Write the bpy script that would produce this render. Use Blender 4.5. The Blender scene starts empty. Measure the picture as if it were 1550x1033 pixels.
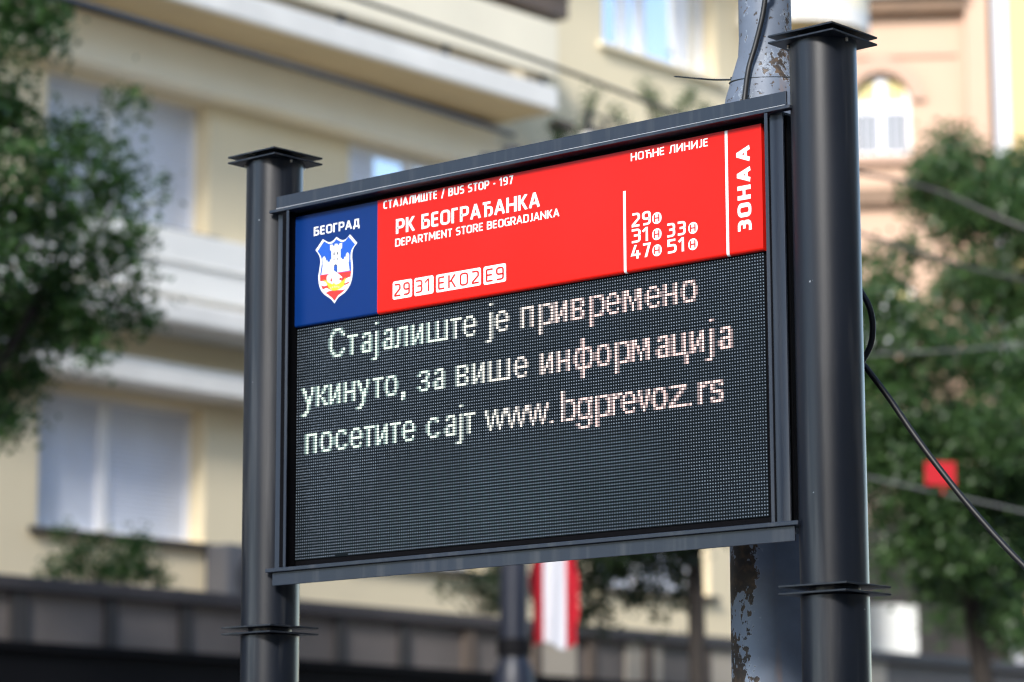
import bpy, math, random
from mathutils import Vector, Matrix
SC = bpy.context.scene
COL = SC.collection
R = math.radians

# ------------------------------------------------------------------ camera
CAM = Vector((4.8055, -5.5744, 1.5904))
RT = Vector((0.75698, 0.65343, -0.00316))
UP = Vector((0.11503, -0.12849, 0.98502))
FW = Vector((-0.64323, 0.74600, 0.17243))
FPX = 4391.07                       # focal length in pixels of a 1550 wide picture
cd = bpy.data.cameras.new('camera'); cam = bpy.data.objects.new('camera', cd); COL.objects.link(cam)
M3 = Matrix((RT, UP, -FW)).transposed()
cam.matrix_world = Matrix.Translation(CAM) @ M3.to_4x4()
cd.sensor_width = 36.0; cd.lens = FPX / 1550 * 36.0
cd.clip_start = 0.1; cd.clip_end = 2000
cd.dof.use_dof = True; cd.dof.focus_distance = 7.25; cd.dof.aperture_fstop = 2.8; cd.dof.aperture_blades = 0
SC.camera = cam

# ------------------------------------------------------------------ light
SUN_EL, SUN_AZ = R(32), R(-68)      # azimuth measured from +X towards +Y
w = bpy.data.worlds.new('World'); SC.world = w; w.use_nodes = True
nt = w.node_tree; nt.nodes.clear()
sky = nt.nodes.new('ShaderNodeTexSky'); sky.sky_type = 'NISHITA'; sky.sun_disc = False
sky.sun_elevation = SUN_EL; sky.sun_rotation = math.pi / 2 - SUN_AZ
sky.air_density = 1.0; sky.dust_density = 0.8; sky.ozone_density = 1.0
bg = nt.nodes.new('ShaderNodeBackground'); bg.inputs['Strength'].default_value = 0.15
ow = nt.nodes.new('ShaderNodeOutputWorld')
nt.links.new(sky.outputs[0], bg.inputs[0]); nt.links.new(bg.outputs[0], ow.inputs[0])
sd = bpy.data.lights.new('sun', 'SUN'); sun = bpy.data.objects.new('sun', sd); COL.objects.link(sun)
sd.energy = 2.0; sd.angle = R(12); sd.color = (1.0, 0.955, 0.89)
sdir = Vector((math.cos(SUN_EL) * math.cos(SUN_AZ), math.cos(SUN_EL) * math.sin(SUN_AZ), math.sin(SUN_EL)))
sun.rotation_euler = sdir.to_track_quat('Z', 'Y').to_euler(); sun.location = sdir * 60
SC.view_settings.view_transform = 'Standard'; SC.view_settings.look = 'None'
SC.view_settings.exposure = 1.42; SC.view_settings.gamma = 1.0
SC.cycles.max_bounces = 8; SC.cycles.diffuse_bounces = 4; SC.cycles.glossy_bounces = 4
SC.cycles.use_denoising = True
SC.cycles.pixel_filter_type = 'BLACKMAN_HARRIS'; SC.cycles.filter_width = 1.1

# ------------------------------------------------------------------ helpers
def ray(px, py): return FW + RT * ((px - 775) / FPX) - UP * ((py - 516.5) / FPX)
def atY(px, py, y):
    d = ray(px, py); return CAM + d * ((y - CAM.y) / d.y)
def atX(px, py, x):
    d = ray(px, py); return CAM + d * ((x - CAM.x) / d.x)
def atD(px, py, dep): return CAM + ray(px, py) * dep

def tag(o, label=None, cat=None, group=None, kind=None):
    if label: o['label'] = label
    if cat: o['category'] = cat
    if group: o['group'] = group
    if kind: o['kind'] = kind
    return o
def empty(name, loc=(0, 0, 0), rz=0.0):
    o = bpy.data.objects.new(name, None); COL.objects.link(o)
    o.location = loc; o.rotation_euler = (0, 0, rz); o.empty_display_size = 0.2
    return o

class MB:
    def __init__(s): s.v = []; s.f = []; s.m = []
    def add(s, vs, fs, m=0):
        b = len(s.v); s.v += [tuple(v) for v in vs]
        for f in fs: s.f.append(tuple(b + i for i in f)); s.m.append(m)
        return s
    def box(s, x0, x1, y0, y1, z0, z1, m=0):
        vs = [(x0, y0, z0), (x1, y0, z0), (x1, y1, z0), (x0, y1, z0), (x0, y0, z1), (x1, y0, z1), (x1, y1, z1), (x0, y1, z1)]
        return s.add(vs, [(0, 3, 2, 1), (4, 5, 6, 7), (0, 1, 5, 4), (1, 2, 6, 5), (2, 3, 7, 6), (3, 0, 4, 7)], m)
    def obox(s, o, dx, dy, dz, m=0):   # oriented box from corner o and three edge vectors
        o = Vector(o); dx = Vector(dx); dy = Vector(dy); dz = Vector(dz)
        vs = [o, o + dx, o + dx + dy, o + dy]; vs += [v + dz for v in vs]
        return s.add(vs, [(0, 3, 2, 1), (4, 5, 6, 7), (0, 1, 5, 4), (1, 2, 6, 5), (2, 3, 7, 6), (3, 0, 4, 7)], m)
    def poly(s, pts, m=0): return s.add(pts, [tuple(range(len(pts)))], m)
    def lathe(s, cx, cy, prof, n=48, m=0, cap=True):
        vs = []; fs = []
        for r, z in prof:
            for k in range(n):
                a = 2 * math.pi * k / n; vs.append((cx + r * math.cos(a), cy + r * math.sin(a), z))
        for i in range(len(prof) - 1):
            for k in range(n):
                k2 = (k + 1) % n; fs.append((i * n + k, i * n + k2, (i + 1) * n + k2, (i + 1) * n + k))
        if cap:
            fs.append(tuple(range(n - 1, -1, -1))); L = (len(prof) - 1) * n; fs.append(tuple(L + k for k in range(n)))
        return s.add(vs, fs, m)
    def tube(s, pts, rad, n=10, m=0):
        pts = [Vector(p) for p in pts]
        if not isinstance(rad, (list, tuple)): rad = [rad] * len(pts)
        vs = []; fs = []; a = None
        for i, p in enumerate(pts):
            t = (pts[min(i + 1, len(pts) - 1)] - pts[max(i - 1, 0)]).normalized()
            if a is None:
                a = t.orthogonal().normalized()
            else:
                a = (a - t * a.dot(t)).normalized()
            b = t.cross(a)
            for k in range(n):
                q = 2 * math.pi * k / n; vs.append(p + (a * math.cos(q) + b * math.sin(q)) * rad[i])
        for i in range(len(pts) - 1):
            for k in range(n):
                k2 = (k + 1) % n; fs.append((i * n + k, i * n + k2, (i + 1) * n + k2, (i + 1) * n + k))
        fs.append(tuple(range(n - 1, -1, -1))); L = (len(pts) - 1) * n; fs.append(tuple(L + k for k in range(n)))
        return s.add(vs, fs, m)
    def build(s, name, mats, parent=None, smooth=False, bevel=0.0, sharp=40):
        me = bpy.data.meshes.new(name); me.from_pydata(s.v, [], s.f)
        if not isinstance(mats, (list, tuple)): mats = [mats]
        for mt in mats: me.materials.append(mt)
        me.polygons.foreach_set('material_index', s.m)
        if smooth:
            me.polygons.foreach_set('use_smooth', [True] * len(s.f))
            try: me.set_sharp_from_angle(angle=R(sharp))
            except Exception: pass
        me.update()
        o = bpy.data.objects.new(name, me); COL.objects.link(o)
        if parent is not None: o.parent = parent
        if bevel:
            b = o.modifiers.new('bevel', 'BEVEL'); b.width = bevel; b.segments = 2; b.limit_method = 'ANGLE'; b.angle_limit = R(40)
        return o

def smooth_path(pts, n=6):
    pts = [Vector(p) for p in pts]; out = []
    for i in range(len(pts) - 1):
        p0 = pts[max(i - 1, 0)]; p1 = pts[i]; p2 = pts[i + 1]; p3 = pts[min(i + 2, len(pts) - 1)]
        for k in range(n):
            t = k / n
            out.append(0.5 * ((2 * p1) + (p2 - p0) * t + (2 * p0 - 5 * p1 + 4 * p2 - p3) * t * t + (3 * p1 - p0 - 3 * p2 + p3) * t ** 3))
    out.append(pts[-1]); return out

# ------------------------------------------------------------------ materials
def mat(name, col, rough=0.6, metal=0.0, var=0.0, vscale=3.0, bump=0.0, bscale=40.0, coat=0.0, spec=0.5, stretch=None):
    m = bpy.data.materials.new(name); m.use_nodes = True; t = m.node_tree; b = t.nodes['Principled BSDF']
    b.inputs['Base Color'].default_value = (*col, 1); b.inputs['Roughness'].default_value = rough
    b.inputs['Metallic'].default_value = metal; b.inputs['Coat Weight'].default_value = coat
    b.inputs['Specular IOR Level'].default_value = spec
    tc = t.nodes.new('ShaderNodeTexCoord'); src = tc.outputs['Object']
    if stretch:
        mp = t.nodes.new('ShaderNodeMapping'); mp.inputs['Scale'].default_value = stretch
        t.links.new(src, mp.inputs[0]); src = mp.outputs[0]
    if var:
        n = t.nodes.new('ShaderNodeTexNoise'); n.inputs['Scale'].default_value = vscale; n.inputs['Detail'].default_value = 6
        t.links.new(src, n.inputs['Vector'])
        mr = t.nodes.new('ShaderNodeMapRange'); mr.inputs[1].default_value = 0.3; mr.inputs[2].default_value = 0.7
        mr.inputs[3].default_value = 1 - var; mr.inputs[4].default_value = 1 + var
        t.links.new(n.outputs['Fac'], mr.inputs[0])
        mx = t.nodes.new('ShaderNodeVectorMath'); mx.operation = 'SCALE'; mx.inputs[0].default_value = col
        t.links.new(mr.outputs[0], mx.inputs['Scale']); t.links.new(mx.outputs[0], b.inputs['Base Color'])
        m2 = t.nodes.new('ShaderNodeMapRange'); m2.inputs[1].default_value = 0.3; m2.inputs[2].default_value = 0.7
        m2.inputs[3].default_value = max(0.02, rough - 0.08); m2.inputs[4].default_value = min(1, rough + 0.08)
        t.links.new(n.outputs['Fac'], m2.inputs[0]); t.links.new(m2.outputs[0], b.inputs['Roughness'])
    if bump:
        n2 = t.nodes.new('ShaderNodeTexNoise'); n2.inputs['Scale'].default_value = bscale; n2.inputs['Detail'].default_value = 4
        t.links.new(src, n2.inputs['Vector'])
        bp = t.nodes.new('ShaderNodeBump'); bp.inputs['Strength'].default_value = bump; bp.inputs['Distance'].default_value = 0.01
        t.links.new(n2.outputs['Fac'], bp.inputs['Height']); t.links.new(bp.outputs[0], b.inputs['Normal'])
    return m

def mat_paint_chipped(name, col):      # anthracite powder coat with a few pale chips and dust streaks
    m = mat(name, col, 0.36, 0.0, 0.25, 2.5, 0.015, 300, spec=0.5, stretch=(1, 1, 0.35))
    t = m.node_tree; b = t.nodes['Principled BSDF']
    old = b.inputs['Base Color'].links[0].from_socket
    tc = t.nodes.new('ShaderNodeTexCoord')
    v = t.nodes.new('ShaderNodeTexNoise'); v.inputs['Scale'].default_value = 26; v.inputs['Detail'].default_value = 5
    t.links.new(tc.outputs['Object'], v.inputs['Vector'])
    r = t.nodes.new('ShaderNodeMapRange'); r.inputs[1].default_value = 0.735; r.inputs[2].default_value = 0.75
    t.links.new(v.outputs['Fac'], r.inputs[0])
    mx = t.nodes.new('ShaderNodeMixRGB'); mx.inputs[2].default_value = (0.35, 0.38, 0.42, 1)
    mp = t.nodes.new('ShaderNodeMapping'); mp.inputs['Scale'].default_value = (1, 1, 0.05); t.links.new(tc.outputs['Object'], mp.inputs[0])
    d = t.nodes.new('ShaderNodeTexNoise'); d.inputs['Scale'].default_value = 30; d.inputs['Detail'].default_value = 5; t.links.new(mp.outputs[0], d.inputs['Vector'])
    d2 = t.nodes.new('ShaderNodeMapRange'); d2.inputs[1].default_value = 0.52; d2.inputs[2].default_value = 0.8; d2.inputs[4].default_value = 0.45; t.links.new(d.outputs['Fac'], d2.inputs[0])
    dm = t.nodes.new('ShaderNodeMixRGB'); dm.inputs[2].default_value = (0.085, 0.088, 0.092, 1); t.links.new(d2.outputs[0], dm.inputs[0]); t.links.new(old, dm.inputs[1]); old = dm.outputs[0]
    t.links.new(r.outputs[0], mx.inputs[0]); t.links.new(old, mx.inputs[1]); t.links.new(mx.outputs[0], b.inputs['Base Color'])
    return m

def mat_blind(name, col, pitch):
    m = mat(name, col, 0.5, 0, 0.06, 1.5); t = m.node_tree; b = t.nodes['Principled BSDF']
    tc = t.nodes.new('ShaderNodeTexCoord'); wv = t.nodes.new('ShaderNodeTexWave'); wv.bands_direction = 'Z'
    wv.inputs['Scale'].default_value = 0.314 / pitch; wv.inputs['Distortion'].default_value = 0
    t.links.new(tc.outputs['Object'], wv.inputs['Vector'])
    bp = t.nodes.new('ShaderNodeBump'); bp.inputs['Strength'].default_value = 0.8; bp.inputs['Distance'].default_value = 0.02
    t.links.new(wv.outputs['Fac'], bp.inputs['Height']); t.links.new(bp.outputs[0], b.inputs['Normal'])
    return m

def mat_leaf(name, c1, c2, scale=1.3):
    m = bpy.data.materials.new(name); m.use_nodes = True; t = m.node_tree; b = t.nodes['Principled BSDF']
    b.inputs['Roughness'].default_value = 0.42; b.inputs['Specular IOR Level'].default_value = 0.5
    at = t.nodes.new('ShaderNodeAttribute'); at.attribute_name = 'tone'
    mx = t.nodes.new('ShaderNodeMixRGB'); mx.inputs[1].default_value = (*c1, 1); mx.inputs[2].default_value = (*c2, 1)
    t.links.new(at.outputs['Fac'], mx.inputs[0]); t.links.new(mx.outputs[0], b.inputs['Base Color'])
    tr = t.nodes.new('ShaderNodeBsdfTranslucent'); t.links.new(mx.outputs[0], tr.inputs[0])
    ms = t.nodes.new('ShaderNodeMixShader'); ms.inputs[0].default_value = 0.4
    t.links.new(b.outputs[0], ms.inputs[1]); t.links.new(tr.outputs[0], ms.inputs[2])
    t.links.new(ms.outputs[0], t.nodes['Material Output'].inputs[0]); return m

def mat_peeling(name):                 # old grey blue pole paint: peeled brown patches, rust streaks
    m = bpy.data.materials.new(name); m.use_nodes = True; t = m.node_tree; b = t.nodes['Principled BSDF']
    L = t.links.new; N = t.nodes.new
    tc = N('ShaderNodeTexCoord'); sep = N('ShaderNodeSeparateXYZ'); L(tc.outputs['Object'], sep.inputs[0])
    def noise(scale, det, st=(1, 1, 1), rough=0.55):
        mp = N('ShaderNodeMapping'); mp.inputs['Scale'].default_value = st; L(tc.outputs['Object'], mp.inputs[0])
        n = N('ShaderNodeTexNoise'); n.inputs['Scale'].default_value = scale; n.inputs['Detail'].default_value = det
        n.inputs['Roughness'].default_value = rough; L(mp.outputs[0], n.inputs['Vector']); return n.outputs['Fac']
    def math2(op, a, b_, clamp=False):
        n = N('ShaderNodeMath'); n.operation = op; n.use_clamp = clamp
        for i, q in enumerate((a, b_)):
            if isinstance(q, (int, float)): n.inputs[i].default_value = q
            else: L(q, n.inputs[i])
        return n.outputs[0]
    def rng(v, a, b_, c=0.0, d=1.0):
        n = N('ShaderNodeMapRange'); n.inputs[1].default_value = a; n.inputs[2].default_value = b_
        n.inputs[3].default_value = c; n.inputs[4].default_value = d; L(v, n.inputs[0]); return n.outputs[0]
    # a weathered side (towards the left of the pole) low down, and a ring of flakes at the collar
    side = math2('ADD', math2('MULTIPLY', sep.outputs[0], -9.0), math2('MULTIPLY', sep.outputs[1], -3.0))
    low = rng(sep.outputs[2], 2.75, 2.35)
    ring = math2('MULTIPLY', rng(sep.outputs[2], 3.45, 3.6), rng(sep.outputs[2], 3.86, 3.66))
    side2 = math2('MULTIPLY', sep.outputs[0], 1.2)
    bias = math2('ADD', math2('MULTIPLY', low, rng(side, -0.50, 0.30, -0.16, 0.118)), math2('MULTIPLY', ring, math2('ADD', side2, -0.02)))
    f = math2('ADD', math2('ADD', math2('MULTIPLY', noise(13, 8, (1, 1, 0.6), 0.66), 0.7), math2('MULTIPLY', noise(60, 4), 0.3)), bias)
    peel = math2('MAXIMUM', rng(f, 0.585, 0.6), math2('MULTIPLY', rng(noise(75, 3), 0.63, 0.66), rng(sep.outputs[2], 3.3, 3.5)))
    edge = math2('SUBTRACT', rng(f, 0.56, 0.585), peel, True)
    base = N('ShaderNodeMixRGB'); base.inputs[1].default_value = (0.088, 0.110, 0.152, 1); base.inputs[2].default_value = (0.24, 0.30, 0.40, 1)
    L(math2('ADD', math2('MULTIPLY', rng(noise(5, 5), 0.35, 0.65), 0.4), math2('MULTIPLY', rng(side, -0.3, 0.5, 0.0, 0.9), rng(sep.outputs[2], 3.1, 2.7)), True), base.inputs[0])
    rust = N('ShaderNodeMixRGB'); rust.inputs[2].default_value = (0.22, 0.115, 0.05, 1); L(base.outputs[0], rust.inputs[1])
    L(math2('MULTIPLY', rng(noise(14, 5, (1, 1, 0.12)), 0.6, 0.74), 0.65), rust.inputs[0])
    e2 = N('ShaderNodeMixRGB'); e2.inputs[2].default_value = (0.34, 0.40, 0.48, 1); L(rust.outputs[0], e2.inputs[1]); L(math2('MULTIPLY', edge, 0.6), e2.inputs[0])
    und = N('ShaderNodeMixRGB'); und.inputs[1].default_value = (0.035, 0.028, 0.024, 1); und.inputs[2].default_value = (0.13, 0.085, 0.05, 1)
    L(rng(noise(40, 5), 0.45, 0.75), und.inputs[0])
    fin = N('ShaderNodeMixRGB'); L(peel, fin.inputs[0]); L(e2.outputs[0], fin.inputs[1]); L(und.outputs[0], fin.inputs[2])
    L(fin.outputs[0], b.inputs['Base Color']); b.inputs['Roughness'].default_value = 0.55
    hgt = math2('SUBTRACT', math2('MULTIPLY', noise(60, 4), 0.15), peel)
    bp = N('ShaderNodeBump'); bp.inputs['Strength'].default_value = 0.5; bp.inputs['Distance'].default_value = 0.004
    L(hgt, bp.inputs['Height']); L(bp.outputs[0], b.inputs['Normal']); return m

M = {}
M['anthracite'] = mat_paint_chipped('anthracite_paint', (0.0052, 0.0076, 0.0135))
M['frame'] = mat_paint_chipped('frame_paint', (0.0125, 0.018, 0.031))
M['black'] = mat('black_cabinet', (0.002, 0.002, 0.003), 0.7, spec=0.08)
M['screw'] = mat('zinc_screw', (0.55, 0.52, 0.48), 0.35, 1.0)
M['blue'] = mat('blue_vinyl', (0.0004, 0.024, 0.145), 0.45, 0, 0.05, 3, spec=0.22)
M['red'] = mat('red_vinyl', (0.66, 0.0085, 0.0028), 0.42, 0, 0.10, 1.6, spec=0.25)
M['white'] = mat('white_vinyl', (0.86, 0.86, 0.86), 0.4)
M['crest_blue'] = mat('crest_blue', (0.006, 0.085, 0.48), 0.4)
M['crest_red'] = mat('crest_red', (0.80, 0.025, 0.02), 0.4)
M['crest_yellow'] = mat('crest_yellow', (0.85, 0.55, 0.015), 0.4)
M['crest_dark'] = mat('crest_dark', (0.03, 0.045, 0.08), 0.5)
M['crest_grey'] = mat('crest_grey', (0.62, 0.64, 0.68), 0.5)
M['led_mask'] = mat('led_mask', (0.002, 0.0045, 0.0065), 0.6, 0, 0.15, 6, spec=0.12)
M['peeling'] = mat_peeling('peeling_pole_paint')
M['rubber'] = mat('black_rubber', (0.007, 0.008, 0.010), 0.5)
M['zip'] = mat('black_nylon', (0.012, 0.016, 0.018), 0.4)

# ------------------------------------------------------------------ ground
MG = {}
MG['asphalt'] = mat('asphalt', (0.05, 0.05, 0.053), 0.85, 0, 0.2, 0.8, 0.4, 60)
MG['paving'] = mat('paving', (0.24, 0.23, 0.215), 0.8, 0, 0.15, 0.7, 0.3, 25)
MG['kerb'] = mat('kerb_stone', (0.33, 0.32, 0.30), 0.8, 0, 0.1, 3)
MG['line'] = mat('road_paint', (0.75, 0.75, 0.72), 0.7, 0, 0.1, 6)
b = MB(); b.poly([(-700, -700, -0.02), (700, -700, -0.02), (700, 700, -0.02), (-700, 700, -0.02)]); tag(b.build('ground', MG['paving']), kind='structure')
b = MB(); b.poly([(-12.9, -300, -0.012), (-1.6, -300, -0.012), (-1.6, 300, -0.012), (-12.9, 300, -0.012)]); tag(b.build('road', MG['asphalt']), kind='structure')
b = MB(); b.box(-1.45, 11, -120, 120, -0.5, 0.0); tag(b.build('pavement', MG['paving']), kind='structure')
b = MB(); b.box(-40, -13.05, -120, 30.5, -0.5, 0.0); tag(b.build('pavement', MG['paving']), kind='structure')
b = MB(); b.box(-1.6, -1.45, -120, 120, -0.5, 0.004); tag(b.build('kerb', MG['kerb']), kind='structure')
b = MB(); b.box(-13.05, -12.9, -120, 120, -0.5, 0.004); tag(b.build('kerb', MG['kerb']), kind='structure')
b = MB()
for k in range(-20, 30):
    b.poly([(-7.3, k * 6, -0.008), (-7.15, k * 6, -0.008), (-7.15, k * 6 + 3, -0.008), (-7.3, k * 6 + 3, -0.008)])
tag(b.build('road_markings', MG['line']), kind='structure')

# ------------------------------------------------------------------ the bus stop display
DISP = tag(empty('information_display', (0.03, 0.03, 0)), 'dark grey bus stop display with red and blue header above a lit dot matrix screen', 'bus stop display')
OFF = Vector((-0.03, -0.03, 0))
def part(mb, name, mats, parent=None, **k):
    """link a part modelled in world coordinates under the display"""
    o = mb.build(name, mats, parent or DISP, **k)
    if parent is None: o.location = OFF
    return o

POLES = ((-0.9067, 0.03), (0.9632, 0.03))
for i, (px, py) in enumerate(POLES):
    b = MB()
    b.lathe(px, py, [(0.0804, -0.05), (0.0804, 2.1655)], 96)
    b.lathe(px, py, [(0.060, 2.1650), (0.060, 2.1925)], 48)
    b.lathe(px, py, [(0.0804, 2.1920), (0.0804, 3.4935)], 96)
    b.lathe(px, py, [(0.055, 3.493), (0.055, 3.516)], 48)
    pole = part(b, 'pole', M['anthracite'], smooth=True)
    hs = 0.0942
    for (z, nm, rot) in ((2.1690, 'flange_plate', 0.0), (2.1862, 'flange_plate', 0.012), (3.4935, 'cap_plate', 0.0), (3.5100, 'cap_plate', -0.014)):
        th = 0.0048
        c, s_ = math.cos(rot), math.sin(rot)
        q = [(px + c * x - s_ * y, py + s_ * x + c * y) for x, y in ((-hs, -hs), (hs, -hs), (hs, hs), (-hs, hs))]
        b = MB(); b.add([(x, y, z) for x, y in q] + [(x, y, z + th) for x, y in q], [(0, 3, 2, 1), (4, 5, 6, 7), (0, 1, 5, 4), (1, 2, 6, 5), (2, 3, 7, 6), (3, 0, 4, 7)])
        b.build(nm, M['anthracite'], pole, bevel=0.0008)
    for a in (-140, -12, 60, 160):
        ax, ay = px + 0.083 * math.cos(R(a)), py + 0.083 * math.sin(R(a))
        b = MB(); b.lathe(ax, ay, [(0.0035, 3.484), (0.0035, 3.4925), (0.0024, 3.4934)], 8); b.build('screw', M['screw'], pole, smooth=True)
    b = MB(); b.lathe(px, py, [(0.16, 0.0), (0.16, 0.012)], 48); b.build('base_plate', M['anthracite'], pole)

XC = 0.034
# horizontal beams: an upright web on a thin flange that reaches further forward
b = MB(); b.box(XC - 0.866, XC + 0.866, -0.037, -0.031, 3.3395, 3.3775); part(b, 'top_beam', M['frame'], bevel=0.0008)
b = MB(); b.box(XC - 0.883, XC + 0.883, -0.048, -0.0235, 3.3310, 3.3392)
b.box(XC - 0.832, XC + 0.832, -0.0235, 0.12, 3.3312, 3.3390); part(b, 'top_beam', M['frame'], bevel=0.0012)
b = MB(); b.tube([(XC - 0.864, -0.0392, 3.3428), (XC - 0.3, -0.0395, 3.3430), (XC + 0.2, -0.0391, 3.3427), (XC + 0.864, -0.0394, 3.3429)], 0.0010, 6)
part(b, 'edge_highlight', mat('painted_highlight', (0.40, 0.42, 0.45), 0.35), smooth=True)  # pale thread that paints in the bright highlight along the flange edge
b = MB(); b.box(XC - 0.866, XC + 0.866, -0.037, -0.031, 2.2960, 2.3315); part(b, 'bottom_beam', M['frame'], bevel=0.0008)
b = MB(); b.box(XC - 0.883, XC + 0.883, -0.048, -0.0235, 2.3320, 2.3425)
b.box(XC - 0.832, XC + 0.832, -0.0235, 0.12, 2.3322, 2.3420); part(b, 'bottom_beam', M['frame'], bevel=0.0012)
# uprights
b = MB(); b.box(-0.8376, -0.7880, -0.0235, -0.018, 2.3425, 3.3308); part(b, 'upright', M['frame'], bevel=0.0006)
b = MB(); b.box(-0.7830, -0.7735, -0.046, -0.043, 2.3427, 3.3306); part(b, 'edge_strip', M['frame'], bevel=0.0005)
b = MB(); b.box(0.8403, 0.8790, -0.0235, -0.018, 2.3425, 3.3308); part(b, 'upright', M['frame'], bevel=0.0006)
b = MB(); b.box(0.8405, 0.8500, -0.046, -0.043, 2.3427, 3.3306); part(b, 'edge_strip', M['frame'], bevel=0.0005)
# cabinet
b = MB(); b.box(-0.835, 0.872, 0.0042, 0.16, 2.343, 3.330)
b.box(-0.8008, -0.7832, -0.0425, 0.0, 2.344, 3.329); part(b, 'cabinet', M['black'])

# LED screen: 200 x 80 pixels at 8 mm
SCREEN_W, SCREEN_H, PITCH = 200, 80, 0.008
def lx(c): return (c - 99.5) * PITCH
def lz(r): return 3.0 - r * PITCH
FONT = {
'т': (2, 0, ["#####", ".+#..", ".+#..", ".+#..", ".+#..", ".+#..", ".+#.."]),
'а': (4, 0, [".+###.", ".#+.#+", "....#+", ".+###+", "+#+.#+", "+#+.#+", ".####+"]),
'ј': (2, -3, ["..#+", "....", "....", "..#+", "..#+", "..#+", "..#+", "..#+", "..#+", "..#+", "..#+", "..#+", "+##."]),
'л': (6, 0, ["..+####", "..#+.+#", "..#+.+#", "..#+.+#", "..#+.+#", "..#+.+#", "+##..+#"]),
'и': (1, 0, ["+#..+#", "+#..##", "+#.+##", "+#.#+#", "+#+#+#", "+##.+#", "+#+.+#"]),
'ш': (1, 0, ["+#..+#..+#"] * 6 + ["+#########"]),
'е': (1, 0, ["..###..", ".#+.+#.", "+#...#+", "+#####+", "+#.....", ".#+..#.", "..###+."]),
'п': (1, 0, ["+#####"] + ["+#..+#"] * 6),
'р': (0, 0, ["#+###+.", "#+..+#.", "#+...#+", "#+...#+", "#+...#+", "#+..+#.", "#+###+.", "#+", "#+", "#+"]),
'в': (1, 0, ["+####+", "+#..+#", "+#..+#", "+####.", "+#..+#", "+#..+#", "+####+"]),
'м': (1, 0, ["+##..+##", "+##..+##", "+#+#.+##", "+#.#.#+#", "+#.+#.+#", "+#..#.+#", "+#..#.+#"]),
'н': (1, 0, ["+#..+#"] * 3 + ["+#####"] + ["+#..+#"] * 3),
'о': (1, 0, [".+###+.", ".#+.+#.", "+#...#+", "+#...#+", "+#...#+", ".#+.+#.", ".+###+."]),
'у': (1, 0, ["+#...#+", ".##..#+", ".+#..#.", "..#+#+.", "..+##+.", "...##..", "...#+..", "...#+..", "..##...", "+##...."]),
'к': (1, 0, ["+#..##", "+#.+#.", "+#.#+.", "+##...", "+#.#+.", "+#.+#.", "+#..##"]),
',': (0, 6, ["##", "##", "#+"]),
'з': (0, 0, [".+###+", "+#..+#", "....#+", "..###.", "....+#", "+#..+#", ".+###."]),
'ф': (1, -3, ["...+#....", "...+#....", "...+#....", ".+#####+.", ".#+.#.+#.", "+#.+#..#+", "+#.+#..#+", "+#.+#..#+", ".#+.#.+#.", ".+#####+.", "...+#....", "...+#....", "...+#...."]),
'ц': (1, 0, ["+#..+#."] * 6 + ["+#####+", ".....+#", ".....+#", ".....+#"]),
'С': (1, -3, ["..+###+.", ".+#+.+#+", ".#+...+#", "+#......", "+#......", "+#......", "+#......", ".#+...+#", ".+#+.+#+", "..+###+."]),
'с': (1, 0, ["..###+.", ".#+.+#.", "+#.....", "+#.....", "+#.....", ".#+.+#+", "..###+."]),
'w': (0, 0, ["#+..#+..#", "#+.+#+.+#", "+#.#+#.#+", ".#.#.#.#.", ".#+#.#+#.", ".+#+.+#+.", "..#...#.."]),
'.': (0, 6, ["+#"]),
'b': (0, -3, ["#+", "#+", "#+", "#+###+.", "#+..+#.", "#+...#+", "#+...#+", "#+...#+", "#+..+#.", "#+###+."]),
'g': (1, 0, [".+###+#", ".#+.+##", "+#...#+", "+#...#+", "+#...#+", ".#+.+#+", ".+###+#", ".....#+", "+#...#+", ".+###+."]),
'r': (1, 0, ["+#+##", "+##+.", "+#...", "+#...", "+#...", "+#...", "+#..."]),
'v': (0, 0, ["#+.+#", "#+.+#", "+#.#+", "+#.#+", ".#+#.", ".+#+.", "..#.."]),
'z': (0, 0, ["+######", "....+#+", "...+#+.", "..+#+..", ".+#+...", "+#+....", "#######"]),
's': (0, 0, ["+###+", "#+.+#", "#+...", "+###+", "...+#", "#+.+#", "+###+"]),
}
LINES = [(5, "Стајалиште је привремено", [18, 28, 36, 39, 46, 53, 56, 63, 75, 79, None, 90, 93, None, 104, 111, 118, 125, 132, 139, 146, 155, 162, 169]),
         (21, "укинуто, за више информација", [5, 12, 18, 25, 31, 40, 44, 51, None, 58, 69, None, 76, 83, 90, 101, None, 112, 119, 126, 135, 142, 149, 162, 165, 172, 179, 186]),
         (37, "посетите сајт www.bgprevoz.rs", [7, 14, 21, 28, 36, 40, 48, 52, None, 63, 74, 77, 81, None, 88, 97, 106, 115, 120, 127, 134, 141, 145, 151, 157, 163, 170, 175, 179])]
for a_, b_ in zip('peo', 'рео'): FONT[a_] = FONT[b_]
lit = {}
for r0, txt, cols in LINES:
    for ch, c0 in zip(txt, cols):
        if c0 is None: continue
        an, up, rows = FONT[ch]
        for j, row in enumerate(rows):
            for k, q in enumerate(row):
                if q != '.': lit[(c0 - an + k, r0 + up + j)] = max(lit.get((c0 - an + k, r0 + up + j), 0), 1.0 if q == '#' else 0.20)
rnd = random.Random(4)
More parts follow.
